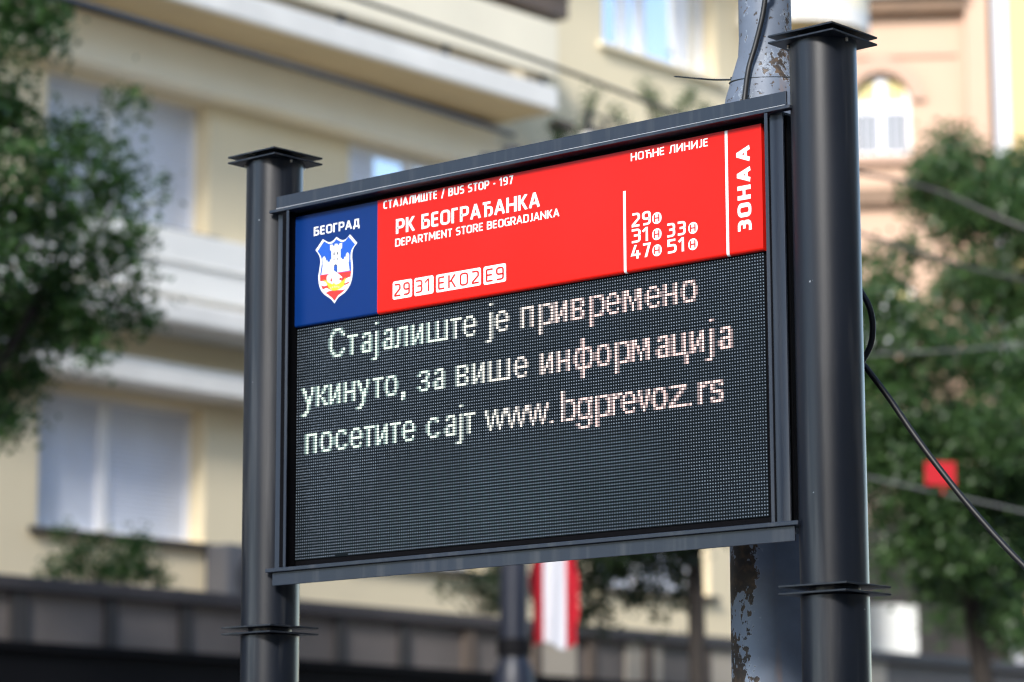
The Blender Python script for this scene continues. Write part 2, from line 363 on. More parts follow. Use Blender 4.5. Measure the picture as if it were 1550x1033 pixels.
def led_dots(cells, half, top, h, name, mats, parent, colour=None):
    v = []; f = []; n = 0; cols = []
    for (c, r) in cells:
        x, z = lx(c), lz(r); y0, y1 = 0.0015, 0.0015 - h
        v += [(x - half, y0, z - half), (x + half, y0, z - half), (x + half, y0, z + half), (x - half, y0, z + half),
              (x - top, y1, z - top), (x + top, y1, z - top), (x + top, y1, z + top), (x - top, y1, z + top)]
        f += [(n + 4, n + 5, n + 6, n + 7), (n, n + 1, n + 5, n + 4), (n + 1, n + 2, n + 6, n + 5), (n + 2, n + 3, n + 7, n + 6), (n + 3, n, n + 4, n + 7)]
        n += 8
        if colour: cols += [colour(c, r)] * 8
    me = bpy.data.meshes.new(name); me.from_pydata(v, [], f); me.materials.append(mats)
    if colour:
        at = me.color_attributes.new('tone', 'FLOAT_COLOR', 'POINT')
        at.data.foreach_set('color', [q for cc in cols for q in cc])
    me.update()
    o = bpy.data.objects.new(name, me); COL.objects.link(o); o.parent = parent; return o
def attr_mat(name, emis=0.0, rough=0.35):
    m = bpy.data.materials.new(name); m.use_nodes = True; t = m.node_tree; b_ = t.nodes['Principled BSDF']
    at = t.nodes.new('ShaderNodeAttribute'); at.attribute_name = 'tone'; b_.inputs['Roughness'].default_value = rough
    if emis:
        b_.inputs['Base Color'].default_value = (0.12, 0.12, 0.12, 1)
        t.links.new(at.outputs['Color'], b_.inputs['Emission Color']); b_.inputs['Emission Strength'].default_value = emis
    else: t.links.new(at.outputs['Color'], b_.inputs['Base Color'])
    return m
b = MB()
for k in range(5):                                   # five 320 mm modules side by side, four high, hairline joints
    for j in range(4):
        x0 = lx(k * 40) - PITCH / 2; z1 = lz(j * 20) + PITCH / 2
        b.box(x0 + 0.0004, x0 + 0.32 - 0.0004, 0.0015, 0.004, z1 - 0.16 + 0.0004, z1 - 0.0004)
screen = part(b, 'led_screen', M['led_mask'])
cells = [(c, r) for c in range(SCREEN_W) for r in range(SCREEN_H) if (c, r) not in lit and not (21 <= c <= 26 and r == 79)]
def unlit_col(c, r):
    k = 1 + rnd.uniform(-0.2, 0.2); mod = 1 + 0.10 * math.sin((c // 40) * 2.1 + (r // 20) * 1.3)
    return (0.17 * k * mod, 0.21 * k * mod, 0.265 * k * mod, 1)
led_dots(cells, 0.0016, 0.0011, 0.0010, 'unlit_pixels', attr_mat('led_lens', 0, 0.3), screen, unlit_col)
def lit_col(c, r):
    a = min(1, max(0, (c - 60) / 70)); l = lit[(c, r)]
    g = (0.80, 1.0, 0.84); p = (1.0, 0.66, 0.60)
    if l < 1: g = (0.55, 1.0, 0.95); p = (1.0, 0.66, 0.66)
    return tuple(l * (g[i] * (1 - a) + p[i] * a) for i in range(3)) + (1,)
led_dots(list(lit), 0.0029, 0.0023, 0.0014, 'lit_message', attr_mat('led_lit', 0.57), screen, lit_col)

# header panels: shallow folded trays in front of the screen
FP = -0.0125
def tray(x0, x1, z0, z1, yf, name, mt, rad):
    n = 6; prof = [(z1, 0.003), (z1, yf)]             # top edge, front, rounded bottom lip
    prof += [(z0 + rad - rad * math.sin(a), yf + rad - rad * math.cos(a)) for a in [math.pi / 2 * k / n for k in range(n + 1)]]
    prof += [(z0, 0.0)]
    b = MB(); vs = [(x0, y, z) for z, y in prof] + [(x1, y, z) for z, y in prof]; L = len(prof)
    b.add(vs, [(i, i + 1, L + i + 1, L + i) for i in range(L - 1)])
    b.add([(x0, y, z) for z, y in prof], [tuple(range(L - 1, -1, -1))]); b.add([(x1, y, z) for z, y in prof], [tuple(range(L))])
    return part(b, name, mt, smooth=True, sharp=50)
SEAM = atY(571, 400, FP).x
blue = tray(-0.7822, SEAM - 0.0006, 3.0055, 3.3165, FP + 0.002, 'header_panel', M['blue'], 0.007)
red = tray(SEAM + 0.0006, 0.8075, 3.0045, 3.3170, FP, 'header_panel', M['red'], 0.008)
tag(blue, 'blue header panel with white city name and coat of arms'); tag(red, 'red header panel with white stop name and line numbers')
YG = FP - 0.0006

def G(ox, oy, s, x, y):
    p = atY(ox + x / s, oy + y / s, YG); return (p.x, p.z)

Q = 0.27
GL = {  # letter: (width, [strokes]); a stroke is a list of (x, y[, corner radius]) in its own box
'А': (.70, [[(-.03, -.08), (.53, 1.14)], [(1.03, -.08), (.47, 1.14)], [(.2, .28), (.8, .28)]]),
'Б': (.58, [[(.95, 1), (0, 1), (0, 0), (1, 0, Q), (1, .56, Q), (0, .56)]]),
'В': (.62, [[(0, .54), (.90, .54, .2), (.90, 1, .2), (0, 1)], [(0, -.1), (0, 1.1)], [(0, 0), (1, 0, Q), (1, .54, Q), (.6, .54)]]),
'Г': (.48, [[(0, -.1), (0, 1), (1.1, 1)]]),
'Д': (.72, [[(.06, -.22), (.06, .13), (.94, .13), (.94, -.22)], [(.2, .1), (.3, 1), (.84, 1), (.84, .1)]]),
'Е': (.52, [[(1.1, 1), (0, 1, .1), (0, 0, .1), (1.1, 0)], [(0, .52), (1.0, .52)]]),
'З': (.56, [[(-.1, 1), (1, 1, Q), (1, .53, .2), (.2, .53)], [(.6, .53), (1, .53, .2), (1, 0, Q), (-.1, 0)]]),
'И': (.68, [[(0, -.1), (0, 1.1)], [(1, -.1), (1, 1.1)], [(0, .05), (1, .95)]]),
'Ј': (.36, [[(1, 1.1), (1, 0, Q), (-.1, 0)]]),
'К': (.62, [[(0, -.1), (0, 1.1)], [(1.0, 1.12), (.2, .46)], [(.32, .62), (1.04, -.12)]]),
'Л': (.66, [[(-.12, 0), (.16, 0, .14), (.3, 1, .1), (1, 1), (1, -.1)]]),
'М': (.82, [[(0, -.1), (.05, 1.1)], [(.02, 1.1), (.52, .2)], [(.98, 1.1), (.48, .2)], [(.95, 1.1), (1, -.1)]]),
'Н': (.66, [[(0, -.1), (0, 1.1)], [(1, -.1), (1, 1.1)], [(0, .5), (1, .5)]]),
'О': (.66, [[(.5, 0), (1, 0, .3), (1, 1, .3), (0, 1, .3), (0, 0, .3), (.5, 0)]]),
'Р': (.60, [[(0, -.1), (0, 1), (1, 1, Q), (1, .4, Q), (0, .4)]]),
'С': (.54, [[(1.1, 1), (0, 1, .3), (0, 0, .3), (1.1, 0)]]),
'Т': (.56, [[(-.15, 1), (1.15, 1)], [(.5, 1), (.5, -.1)]]),
'Ш': (.90, [[(0, 1.1), (0, 0), (1, 0), (1, 1.1)], [(.5, 0), (.5, 1.1)]]),
'Ђ': (.70, [[(-.1, 1), (.85, 1)], [(.26, 1), (.26, -.1)], [(.26, .62), (1, .62, Q), (1, 0, Q), (.62, 0)]]),
'Ћ': (.70, [[(-.1, 1), (.85, 1)], [(.26, 1), (.26, -.1)], [(.26, .62), (1, .62, Q), (1, -.1)]]),
'D': (.66, [[(0, .5), (0, 0), (1, 0, .3), (1, 1, .3), (0, 1), (0, .5)]]),
'G': (.62, [[(1.05, 1), (0, 1, .3), (0, 0, .3), (1, 0), (1, .48), (.55, .48)]]),
'N': (.68, [[(0, -.1), (0, 1.1)], [(1, -.1), (1, 1.1)], [(0, .95), (1, .05)]]),
'R': (.62, [[(0, -.1), (0, 1), (1, 1, Q), (1, .42, Q), (0, .42)], [(.5, .42), (1.06, -.12)]]),
'S': (.56, [[(1.05, 1), (0, 1, Q), (0, .52, Q), (1, .52, Q), (1, 0, Q), (-.05, 0)]]),
'U': (.64, [[(0, 1.1), (0, 0, .3), (1, 0, .3), (1, 1.1)]]),
'/': (.46, [[(-.05, -.2), (1.05, 1.2)]]),
'-': (.34, [[(-.2, .42), (1.2, .42)]]),
'1': (.36, [[(-.35, .74), (.75, 1.06), (.75, -.1)]]),
'2': (.56, [[(-.08, 1), (1, 1, Q), (1, .6, .2), (0, .1, .05), (0, 0), (1.1, 0)]]),
'4': (.62, [[(.74, -.1), (.74, .62)], [(.5, 1.1), (0, .26), (1.15, .26)]]),
'5': (.56, [[(1.0, 1), (.05, 1), (.05, .57), (1, .57, Q), (1, 0, Q), (-.08, 0)]]),
'7': (.54, [[(-.1, 1), (1, 1), (.35, -.12)]]),
'9': (.58, [[(1, .45), (0, .45, Q), (0, 1, Q), (1, 1, Q), (1, 0, Q), (.0, 0)]]),
' ': (.28, []),
}
for a_, b_ in zip('ABEKMHOPCTJ3', 'АВЕКМНОРСТЈЗ'): GL[a_] = GL[b_]

def fillet(pts):
    P = [Vector((p[0], p[1])) for p in pts]; rr = [p[2] if len(p) > 2 else 0 for p in pts]; out = []
    for i, p in enumerate(P):
        if rr[i] <= 0 or i in (0, len(P) - 1): out.append(p); continue
        a = (P[i - 1] - p); c = (P[i + 1] - p); la, lc = a.length, c.length
        ang = a.angle(c); d = min(rr[i] / math.tan(ang / 2), la * .49 if i > 1 else la * .95, lc * .49 if i < len(P) - 2 else lc * .95)
        s, e = p + a / la * d, p + c / lc * d
        for k in range(8):
            t = k / 7; out.append(s * (1 - t) ** 2 * 1 + p * 2 * t * (1 - t) + e * t * t) if False else out.append(s * (1 - t) ** 2 + p * (2 * t * (1 - t)) + e * t * t)
    return out
def clip(poly, lo, hi):
    for sgn, lim in ((1, lo), (-1, -hi)):
        res = []
        for i in range(len(poly)):
            a, c = poly[i - 1], poly[i]; da, dc = a[1] * sgn - lim, c[1] * sgn - lim
            if (da >= 0) != (dc >= 0): t = da / (da - dc); res.append((a[0] + (c[0] - a[0]) * t, a[1] + (c[1] - a[1]) * t))
            if dc >= 0: res.append(c)
        poly = res
        if len(poly) < 3: return []
    return poly
def ribbon(pts, wd, closed=False):
    n = len(pts); quads = []; L = []
    for i, p in enumerate(pts):
        if closed: a, c = pts[(i - 1) % (n)], pts[(i + 1) % n]
        else: a, c = pts[max(i - 1, 0)], pts[min(i + 1, n - 1)]
        d1 = (p - a).normalized() if (p - a).length > 1e-9 else None
        d2 = (c - p).normalized() if (c - p).length > 1e-9 else None
        if d1 is None: d1 = d2
        if d2 is None: d2 = d1
        n1 = Vector((-d1.y, d1.x)); n2 = Vector((-d2.y, d2.x)); m = (n1 + n2)
        if m.length < 1e-6: m = n1
        m.normalize(); k = 1 / max(0.45, m.dot(n1)); L.append((p + m * wd / 2 * k, p - m * wd / 2 * k))
    rng = range(n if closed else n - 1)
    for i in rng: j = (i + 1) % n; quads.append([L[i][0], L[j][0], L[j][1], L[i][1]])
    return quads
LAYER = [0]
def lettering(txt, x0, x1, z0, h, wt, name, mt, parent, gap=0.13, rot=False, yy=None):
    """stroke lettering laid on the panel: wt is the stroke weight relative to the cap height"""
    K_ = 1.34                                    # verticals are this much heavier than horizontals
    tot = sum(GL[c][0] for c in txt) + gap * (len(txt) - 1)
    s = (x1 - x0) / tot; b = MB(); x = 0.0; t = wt * h; o = None
    for c in txt:
        if c == ' ' and b.f: o = b.build(name, mt, parent); b = MB()
        wd, strokes = GL[c]
        for k, st in enumerate(strokes):
            LAYER[0] = (LAYER[0] + 1) % 7
            bx, bw = x * s + t / 2, wd * s - t
            pts = [(bx + p[0] * bw, t / 2 + p[1] * (h * K_ - t)) + ((p[2] * h * .95,) if len(p) > 2 else ()) for p in st]
            closed = st[0][:2] == st[-1][:2]
            f = fillet(pts)
            if closed: f = f[:-1]
            lo, hi = (-h * .25 * K_, h * 1.2 * K_) if c in 'Д/' else (0.0, h * K_)
            for q in ribbon(f, t, closed):
                q = [(v[0], v[1] / K_) for v in clip([(v[0], v[1]) for v in q], lo, hi)]
                if len(q) < 3: continue
                y = (YG if yy is None else yy) - 0.00009 * LAYER[0]
                if rot: vs = [(x0 + 0 + 0 * v[0] - v[1], y, z0 + v[0]) for v in q]
                else: vs = [(x0 + v[0], y, z0 + v[1]) for v in q]
                b.poly(vs)
        x += wd + gap
    return b.build(name, mt, parent)
def put(txt, lb, rb, top_l, wt, parent, name='lettering', mt=None, gap=0.13, yy=None):
    z0 = (lb[1] + rb[1]) / 2; h = top_l[1] - lb[1]
    return lettering(txt, lb[0], rb[0], z0, h, wt, name, mt or M['white'], parent, gap, yy=yy)
A = lambda x, y: G(560, 260, 5.1667, x, y)
put('СТАЈАЛИШТЕ / BUS STOP - 197', A(105, 290), A(1120, 100), A(105, 226), .225, red, gap=.09)
put('РК БЕОГРАЂАНКА', A(203, 485), A(1330, 280), A(203, 370), .225, red, gap=.085)
put('DEPARTMENT STORE BEOGRADJANKA', A(197, 583), A(1482, 357), A(197, 521), .22, red, gap=.085)
B_ = lambda x, y: G(930, 190, 6.458, x, y)
put('НОЋНЕ ЛИНИЈЕ', B_(160, 350), B_(918, 205), B_(160, 271), .22, red, gap=.10)
K = lambda x, y: G(560, 380, 6.458, x, y)
def rrect(b, x0, x1, z0, z1, r, y, m=0, n=5):
    pts = []
    for cx, cz, a0 in ((x1 - r, z1 - r, 0), (x0 + r, z1 - r, 90), (x0 + r, z0 + r, 180), (x1 - r, z0 + r, 270)):
        for k in range(n + 1): a = R(a0 + 90 * k / n); pts.append((cx + r * math.cos(a), y, cz + r * math.sin(a)))
    b.poly(pts[::-1], m)
for txt, bl, tr, lb, rb, lt in (('29', (222, 480), (412, 270), (240, 447), (392, 425), (240, 325)),
                                ('31', (433, 446), (622, 237), (447, 415), (588, 390), (447, 292)),
                                ('EKO2', (646, 410), (1085, 160), (668, 380), (1067, 315), (668, 256)),
                                ('E9', (1110, 336), (1330, 118), (1135, 305), (1311, 277), (1135, 180))):
    p, q = K(*bl), K(*tr); b = MB(); rrect(b, p[0], q[0], p[1], q[1], 0.006, YG)
    lab = b.build('line_label', M['white'], red)
    put(txt, K(*lb), K(*rb), K(*lt), .15, lab if False else red, 'line_number', M['red'], .30 if len(txt) > 2 else .24, yy=YG - 0.0009)
Z3 = lambda x, y: G(930, 270, 6.458, x, y)
for txt, lb, rb, lt, hc in (('29', (170, 483), (357, 452), (170, 346), (415, 390)), ('31', (166, 640), (340, 610), (166, 503), (415, 548)),
                            ('47', (164, 797), (357, 764), (164, 660), (417, 705)), ('33', (511, 583), (700, 552), (511, 445), (768, 487)),
                            ('51', (516, 742), (692, 712), (516, 603), (768, 646))):
    put(txt, Z3(*lb), Z3(*rb), Z3(*lt), .22, red, 'line_number', None, .12)
    c = Z3(*hc); a_, d_ = Z3(hc[0] - 45, hc[1] + 50), Z3(hc[0] + 45, hc[1] - 65)
    wdt = (d_[0] - a_[0]); hh = (Z3(hc[0], hc[1] - 57)[1] - Z3(hc[0], hc[1] + 57)[1]) / 1.22
    b = MB(); rrect(b, c[0] - wdt / 2, c[0] + wdt / 2, c[1] - hh / 2 * 1.22, c[1] + hh / 2 * 1.22, wdt * .46, YG); b.build('night_line_badge', M['white'], red)
    lettering('Н', c[0] - wdt * .29, c[0] + wdt * .29, c[1] - hh * .38, hh * .76, .19, 'night_line_letter', M['red'], red, yy=YG - .0009)
# ЗОНА А runs upwards
p0, p1 = G(930, 270, 6.458, 1343, 517), G(930, 190, 6.458, 1330, 190)
pl = G(930, 270, 6.458, 1207, 517)
hcap = p0[0] - pl[0]
lettering('ЗОНА', p0[0], p0[0] + (G(930, 190, 6.458, 1335, 398)[1] - p0[1]), p0[1], hcap, .27, 'lettering', M['white'], red, gap=.14, rot=True)
za0 = G(930, 190, 6.458, 1333, 345)[1]
lettering('А', p0[0] - .001, p0[0] - .001 + (p1[1] - za0), za0, hcap, .27, 'lettering', M['white'], red, rot=True)
# two white rules that turn under the lip
for (xt, yt, xb, yb, wpx, o_t) in ((100, 125, 102, 905, 9, (930, 270)), (1092, 40, 1108, 745, 11, (930, 190))):
    pt = G(*o_t, 6.458, xt, yt); pb = G(930, 270, 6.458, xb, yb); hw = .0042
    xm = (pt[0] + pb[0]) / 2; zt = min(pt[1], 3.3165); b = MB()
    n = 6; rad = .008; prof = [(zt, FP)] + [(3.0045 + rad - rad * math.sin(a), FP + rad - rad * math.cos(a)) for a in [math.pi / 2 * k / n for k in range(n + 1)]]
    for i in range(len(prof) - 1):
        (za, ya), (zb, yb_) = prof[i], prof[i + 1]; e = .0005
        b.add([(xm - hw, ya - e, za - e * (i > 0)), (xm + hw, ya - e, za - e * (i > 0)), (xm + hw, yb_ - e, zb - e), (xm - hw, yb_ - e, zb - e)], [(3, 2, 1, 0)])
    b.build('dividing_rule', M['white'], red)
# blue panel
Bz = lambda x, y: G(450, 320, 6.883, x, y)
YB = FP + 0.002
put('БЕОГРАД', Bz(168, 252), Bz(646, 172), Bz(168, 160), .225, blue, gap=.10, yy=YB - .0006)
# coat of arms traced in its own plane
b = MB()
def E(pts, m, lay): b.poly([(Bz(x, y)[0], YB - .0006 - .00018 * lay, Bz(x, y)[1]) for x, y in pts], m)
def curve(pts, n=5): return [(v.x, v.y) for v in smooth_path([(x, y, 0) for x, y in pts], n)]
top = [(185, 405), (262, 290)] + curve([(262, 290), (320, 322), (365, 308), (403, 266)])[1:] + curve([(403, 266), (455, 298), (500, 290), (543, 240)])[1:] + [(620, 328)]
rgt = curve([(620, 328), (578, 390), (566, 470), (574, 580), (566, 690), (540, 775), (490, 845), (425, 895), (382, 960)])[1:]
lft = curve([(382, 960), (345, 915), (270, 860), (228, 790), (214, 690), (226, 600), (236, 520), (222, 460), (185, 405)])[1:-1]
outline = top + rgt + lft
cx_, cy_ = 394, 590
def shrink(pts, k): return [(cx_ + (x - cx_) * k[0], cy_ + (y - cy_) * k[1]) for x, y in pts]
E(outline, 0, 0)
inner = shrink(outline, (.905, .935)); E(inner, 1, 1)
def inside_x(y):
    xs = []
    for i in range(len(inner)):
        (xa, ya), (xb, yb) = inner[i - 1], inner[i]
        if (ya - y) * (yb - y) < 0: xs.append(xa + (xb - xa) * (y - ya) / (yb - ya))
    return min(xs), max(xs)
def slope(y, x): return y - .115 * (x - cx_)          # rows follow the panel's own horizontal
rows_ = [648, 680, 720, 760, 800, 840, 875, 905, 925]
poly_l = []; poly_r = []
for y in rows_:
    a_, c_ = inside_x(y); poly_l.append((a_, y)); poly_r.append((c_, y))
poly_l[0] = (inside_x(660)[0], 668); poly_r[0] = (inside_x(625)[1], 622)
E([poly_l[0]] + [poly_r[0]] + poly_r[1:] + poly_l[1:][::-1], 2, 2)
castle = [(248, 662), (262, 570), (258, 490), (278, 465), (293, 495), (293, 518), (310, 508), (310, 530), (338, 524), (338, 504), (352, 500), (352, 414), (338, 405), (338, 352), (364, 346), (366, 362), (386, 358), (386, 342), (414, 337), (416, 354), (436, 350), (436, 334), (462, 330), (462, 382), (446, 396), (446, 488), (460, 484), (462, 502), (486, 496), (486, 476), (502, 474), (504, 450), (520, 424), (536, 448), (536, 520), (528, 524), (540, 616)]
E(castle, 0, 3)
for x, y, ww, h_ in ((380, 444, 13, 32), (415, 438, 13, 32), (379, 502, 10, 28), (413, 497, 10, 28), (274, 512, 6, 24), (517, 470, 6, 26)):
    E([(x - ww / 2, y + h_ / 2), (x - ww / 2, y - h_ / 2), (x + ww / 2, y - h_ / 2 - 2), (x + ww / 2, y + h_ / 2 - 2)], 4, 4)
E([(376, 640), (376, 572), (384, 556), (396, 550), (408, 556), (414, 568), (414, 634)], 4, 4)
E([(382, 630), (382, 580), (390, 564), (400, 562), (408, 574), (408, 628)], 1, 5)
for y in (545, 578, 610):
    E([(256, y + 14), (256, y + 11), (536, y - 22), (536, y - 19)], 5, 4)
# waves, boat, sails
E(curve([(226, 735), (262, 728), (300, 745), (306, 768), (280, 780), (246, 770), (226, 752)]), 0, 3)
E(curve([(488, 735), (505, 702), (545, 684), (552, 700), (540, 728), (515, 740), (494, 752)]), 0, 3)
E(curve([(240, 800), (262, 815), (300, 800), (330, 815), (360, 826), (330, 830), (290, 850), (262, 838)]), 0, 3)
E(curve([(408, 822), (450, 800), (490, 770), (530, 752), (545, 742), (525, 790), (490, 812), (450, 820)]), 0, 3)
E(curve([(262, 714), (300, 722), (360, 750), (430, 745), (480, 712), (500, 690), (492, 735), (480, 775), (440, 808), (380, 828), (330, 805), (308, 765), (290, 735), (262, 714)], 3), 3, 4)
for x, y, r in ((345, 800, 9), (366, 790, 10), (388, 786, 11), (410, 785, 10), (430, 790, 9)):
    E([(x - 2, y + r), (x - r * .5, y - r), (x, y - r * .3), (x + r * .5, y - r), (x + 2, y + r)], 5, 5)
E(curve([(362, 760), (310, 730), (306, 680), (330, 655), (356, 640), (376, 618), (410, 640), (446, 668), (466, 690), (450, 706), (456, 728), (430, 752), (396, 762), (380, 745), (362, 760)], 3), 0, 6)
E(curve([(352, 690), (342, 722), (356, 735), (362, 715), (352, 690)], 3), 2, 7)
E(curve([(452, 690), (436, 700), (440, 722), (466, 708), (452, 690)], 3), 2, 7)
E(curve([(372, 640), (388, 690), (384, 740), (378, 742), (378, 690), (368, 645)], 3), 5, 7)
crest = b.build('coat_of_arms', [M['white'], M['crest_blue'], M['crest_red'], M['crest_yellow'], M['crest_dark'], M['crest_grey']], blue)

# ------------------------------------------------------------------ old street pole, cables, tie
PX, PY = 0.458, 0.50
SP = tag(empty('street_pole', (PX, PY, 0)), 'old pole with peeling grey blue paint standing just behind the display', 'pole')
b = MB(); b.lathe(0, 0, [(0.125, -0.05), (0.118, 1.2), (0.114, 3.50), (0.108, 3.54), (0.073, 3.655), (0.070, 3.70), (0.069, 5.2), (0.064, 8.5)], 64)
b.build('shaft', M['peeling'], SP, smooth=True)
b = MB(); b.lathe(0, 0, [(0.20, 0.0), (0.20, 0.10), (0.17, 0.16), (0.13, 0.18)], 48); b.build('base_collar', M['peeling'], SP, smooth=True)
b = MB(); b.lathe(0, 0, [(0.066, 8.5), (0.066, 8.53), (0.02, 8.56)], 32); b.build('cap', M['rubber'], SP, smooth=True)
def front(px, py, gap=0.0): return atY(px, py, PY - 0.075 - gap)
pts = [atY(1166, -60, .43), atY(1158, 0, .425), atY(1153, 30, .42), atY(1143, 70, .41), atY(1133, 105, .395), atY(1127, 150, .37), atY(1124, 185, .36), atY(1122, 260, .35)]
pts = [Vector((0.52, 0.42, 6.0)), Vector((0.525, 0.425, 4.6))] + pts
b = MB(); b.tube(smooth_path(pts), 0.0072, 12)
tag(b.build('power_cable', M['rubber'], None, smooth=True), 'thick black cable running down the peeling pole to the display cabinet', 'cable')
b = MB(); ring = []
for k in range(33):
    a = 2 * math.pi * k / 32; ring.append((PX + 0.0965 * math.cos(a), PY + 0.0965 * math.sin(a), 3.585 + 0.012 * math.sin(a - 0.6)))
b.tube(ring, 0.0022, 6)
h0 = atY(1110, 121, PY - .03); tip = atY(1020, 116, PY - .05)
b.tube(smooth_path([h0, atY(1082, 121, PY - .035), atY(1055, 119, PY - .045), tip]), [0.0024] * 12 + [0.0021] * 6 + [0.0012], 6)
b.obox(h0 + Vector((-.006, -.005, -.006)), (.014, 0, 0), (0, .010, 0), (0, 0, .013))
tag(b.build('cable_tie', M['zip'], None, smooth=True), 'black cable tie round the peeling pole with its tail sticking out left', 'cable tie')
pts = [Vector((0.72, .36, 3.22)), atY(1270, 380, .36), atY(1300, 436, .36), atY(1315, 463, .36), atY(1321, 492, .36), atY(1318, 522, .36), atY(1305, 549, .35), atY(1311, 557, .35), atY(1345, 602, .36), atY(1385, 660, .36), atY(1430, 720, .37), atY(1478, 779, .38), atY(1550, 857, .40), atY(1640, 935, .45), atY(1800, 1030, .6), (2.6, 1.6, 1.6), (3.4, 2.6, 2.2), (4.2, 4.0, 3.4)]
b = MB(); b.tube(smooth_path(pts), 0.0078, 10)
tag(b.build('power_cable', M['rubber'], None, smooth=True), 'black cable looping out behind the right post and drooping to the right', 'cable')
# ------------------------------------------------------------------ background materials
M['cream'] = mat('cream_render', (0.73, 0.625, 0.425), 0.85, 0, 0.07, 0.5, 0.15, 8)
M['pale'] = mat('pale_render', (0.84, 0.76, 0.585), 0.85, 0, 0.06, 0.6, 0.1, 8)
M['whiteband'] = mat('white_render', (0.77, 0.755, 0.71), 0.8, 0, 0.06, 0.8)
M['slab'] = mat('slab_edge', (0.77, 0.745, 0.69), 0.8, 0, 0.08, 1.5)
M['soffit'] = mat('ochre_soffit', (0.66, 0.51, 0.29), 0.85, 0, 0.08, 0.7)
M['blind'] = mat_blind('roller_blind', (0.68, 0.73, 0.84), 0.055)
M['winframe'] = mat('white_window_frame', (0.78, 0.78, 0.80), 0.4)
M['brown'] = mat('brown_wood', (0.10, 0.07, 0.05), 0.6, 0, 0.2, 3)
M['glass'] = mat('window_glass', (0.05, 0.06, 0.075), 0.06, spec=0.8)
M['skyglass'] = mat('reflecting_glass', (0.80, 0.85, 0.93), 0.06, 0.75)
M['curtain'] = mat('white_curtain', (0.90, 0.91, 0.94), 0.6, 0, 0.1, 3, stretch=(4, 4, 0.3))
M['darkmetal'] = mat('dark_metal', (0.028, 0.029, 0.034), 0.5, 0, 0.15, 2)
M['railcap'] = mat('railing_cap', (0.055, 0.048, 0.050), 0.6, 0, 0.15, 2)
M['panel'] = mat('terrace_panel', (0.155, 0.135, 0.125), 0.7, 0, 0.25, 0.9)
M['panelpost'] = mat('terrace_post', (0.045, 0.042, 0.042), 0.7)
M['fascia'] = mat('black_fascia', (0.004, 0.004, 0.0055), 0.7, spec=0.15)
M['acwhite'] = mat('ac_casing', (0.10, 0.10, 0.11), 0.5)
M['pink'] = mat('pink_render', (0.56, 0.375, 0.265), 0.85, 0, 0.07, 0.35)
M['pinktrim'] = mat('pink_trim', (0.50, 0.33, 0.24), 0.85, 0, 0.07, 0.6)
M['browntrim'] = mat('brown_cornice', (0.22, 0.145, 0.095), 0.85, 0, 0.12, 1.0)
M['yellow'] = mat('yellow_render', (0.66, 0.49, 0.24), 0.85, 0, 0.06, 0.4)
M['beige'] = mat('beige_render', (0.45, 0.40, 0.33), 0.85, 0, 0.1, 0.4)
M['grey'] = mat('grey_render', (0.20, 0.195, 0.19), 0.85, 0, 0.1, 0.4)
M['lampmetal'] = mat('blue_grey_pole', (0.012, 0.016, 0.030), 0.5, 0, 0.12, 2)
M['flagred'] = mat('flag_red', (0.50, 0.004, 0.018), 0.75, 0, 0.08, 4)
M['flagwhite'] = mat('flag_white', (0.60, 0.62, 0.68), 0.8)
M['signred'] = mat('red_plate', (0.42, 0.004, 0.012), 0.5)
M['wire'] = mat('overhead_wire', (0.035, 0.032, 0.030), 0.5)
M['palewire'] = mat('pale_cable', (0.09, 0.095, 0.095), 0.5)
M['bark'] = mat('bark', (0.028, 0.023, 0.020), 0.9, 0, 0.3, 6, 0.8, 20)
M['leaf'] = mat_leaf('green_leaves', (0.014, 0.050, 0.012), (0.060, 0.135, 0.028))
M['leaf2'] = mat_leaf('light_leaves', (0.018, 0.056, 0.018), (0.080, 0.155, 0.045))
M['leaf3'] = mat_leaf('dark_leaves', (0.010, 0.026, 0.010), (0.034, 0.062, 0.020))
M['soil'] = mat('planter', (0.13, 0.10, 0.08), 0.8)

def wall_holes(b, u0, u1, z0, z1, holes, depth, P, m=0, mr=None):
    """a wall front with openings: P(u, d, z) -> point, d metres behind the front; each opening gets reveals"""
    us = sorted({u0, u1} | {h[0] for h in holes} | {h[1] for h in holes}); zs = sorted({z0, z1} | {h[2] for h in holes} | {h[3] for h in holes})
    for i in range(len(us) - 1):
        for j in range(len(zs) - 1):
            um, zm = (us[i] + us[i + 1]) / 2, (zs[j] + zs[j + 1]) / 2
            if any(h[0] < um < h[1] and h[2] < zm < h[3] for h in holes): continue
            b.poly([P(us[i], 0, zs[j]), P(us[i + 1], 0, zs[j]), P(us[i + 1], 0, zs[j + 1]), P(us[i], 0, zs[j + 1])], m)
    mr = m if mr is None else mr
    for a, c, e, g in holes:
        for q in (((a, e), (c, e)), ((c, e), (c, g)), ((c, g), (a, g)), ((a, g), (a, e))):
            (ua, za), (ub, zb) = q; b.poly([P(ua, 0, za), P(ub, 0, zb), P(ub, depth, zb), P(ua, depth, za)], mr)

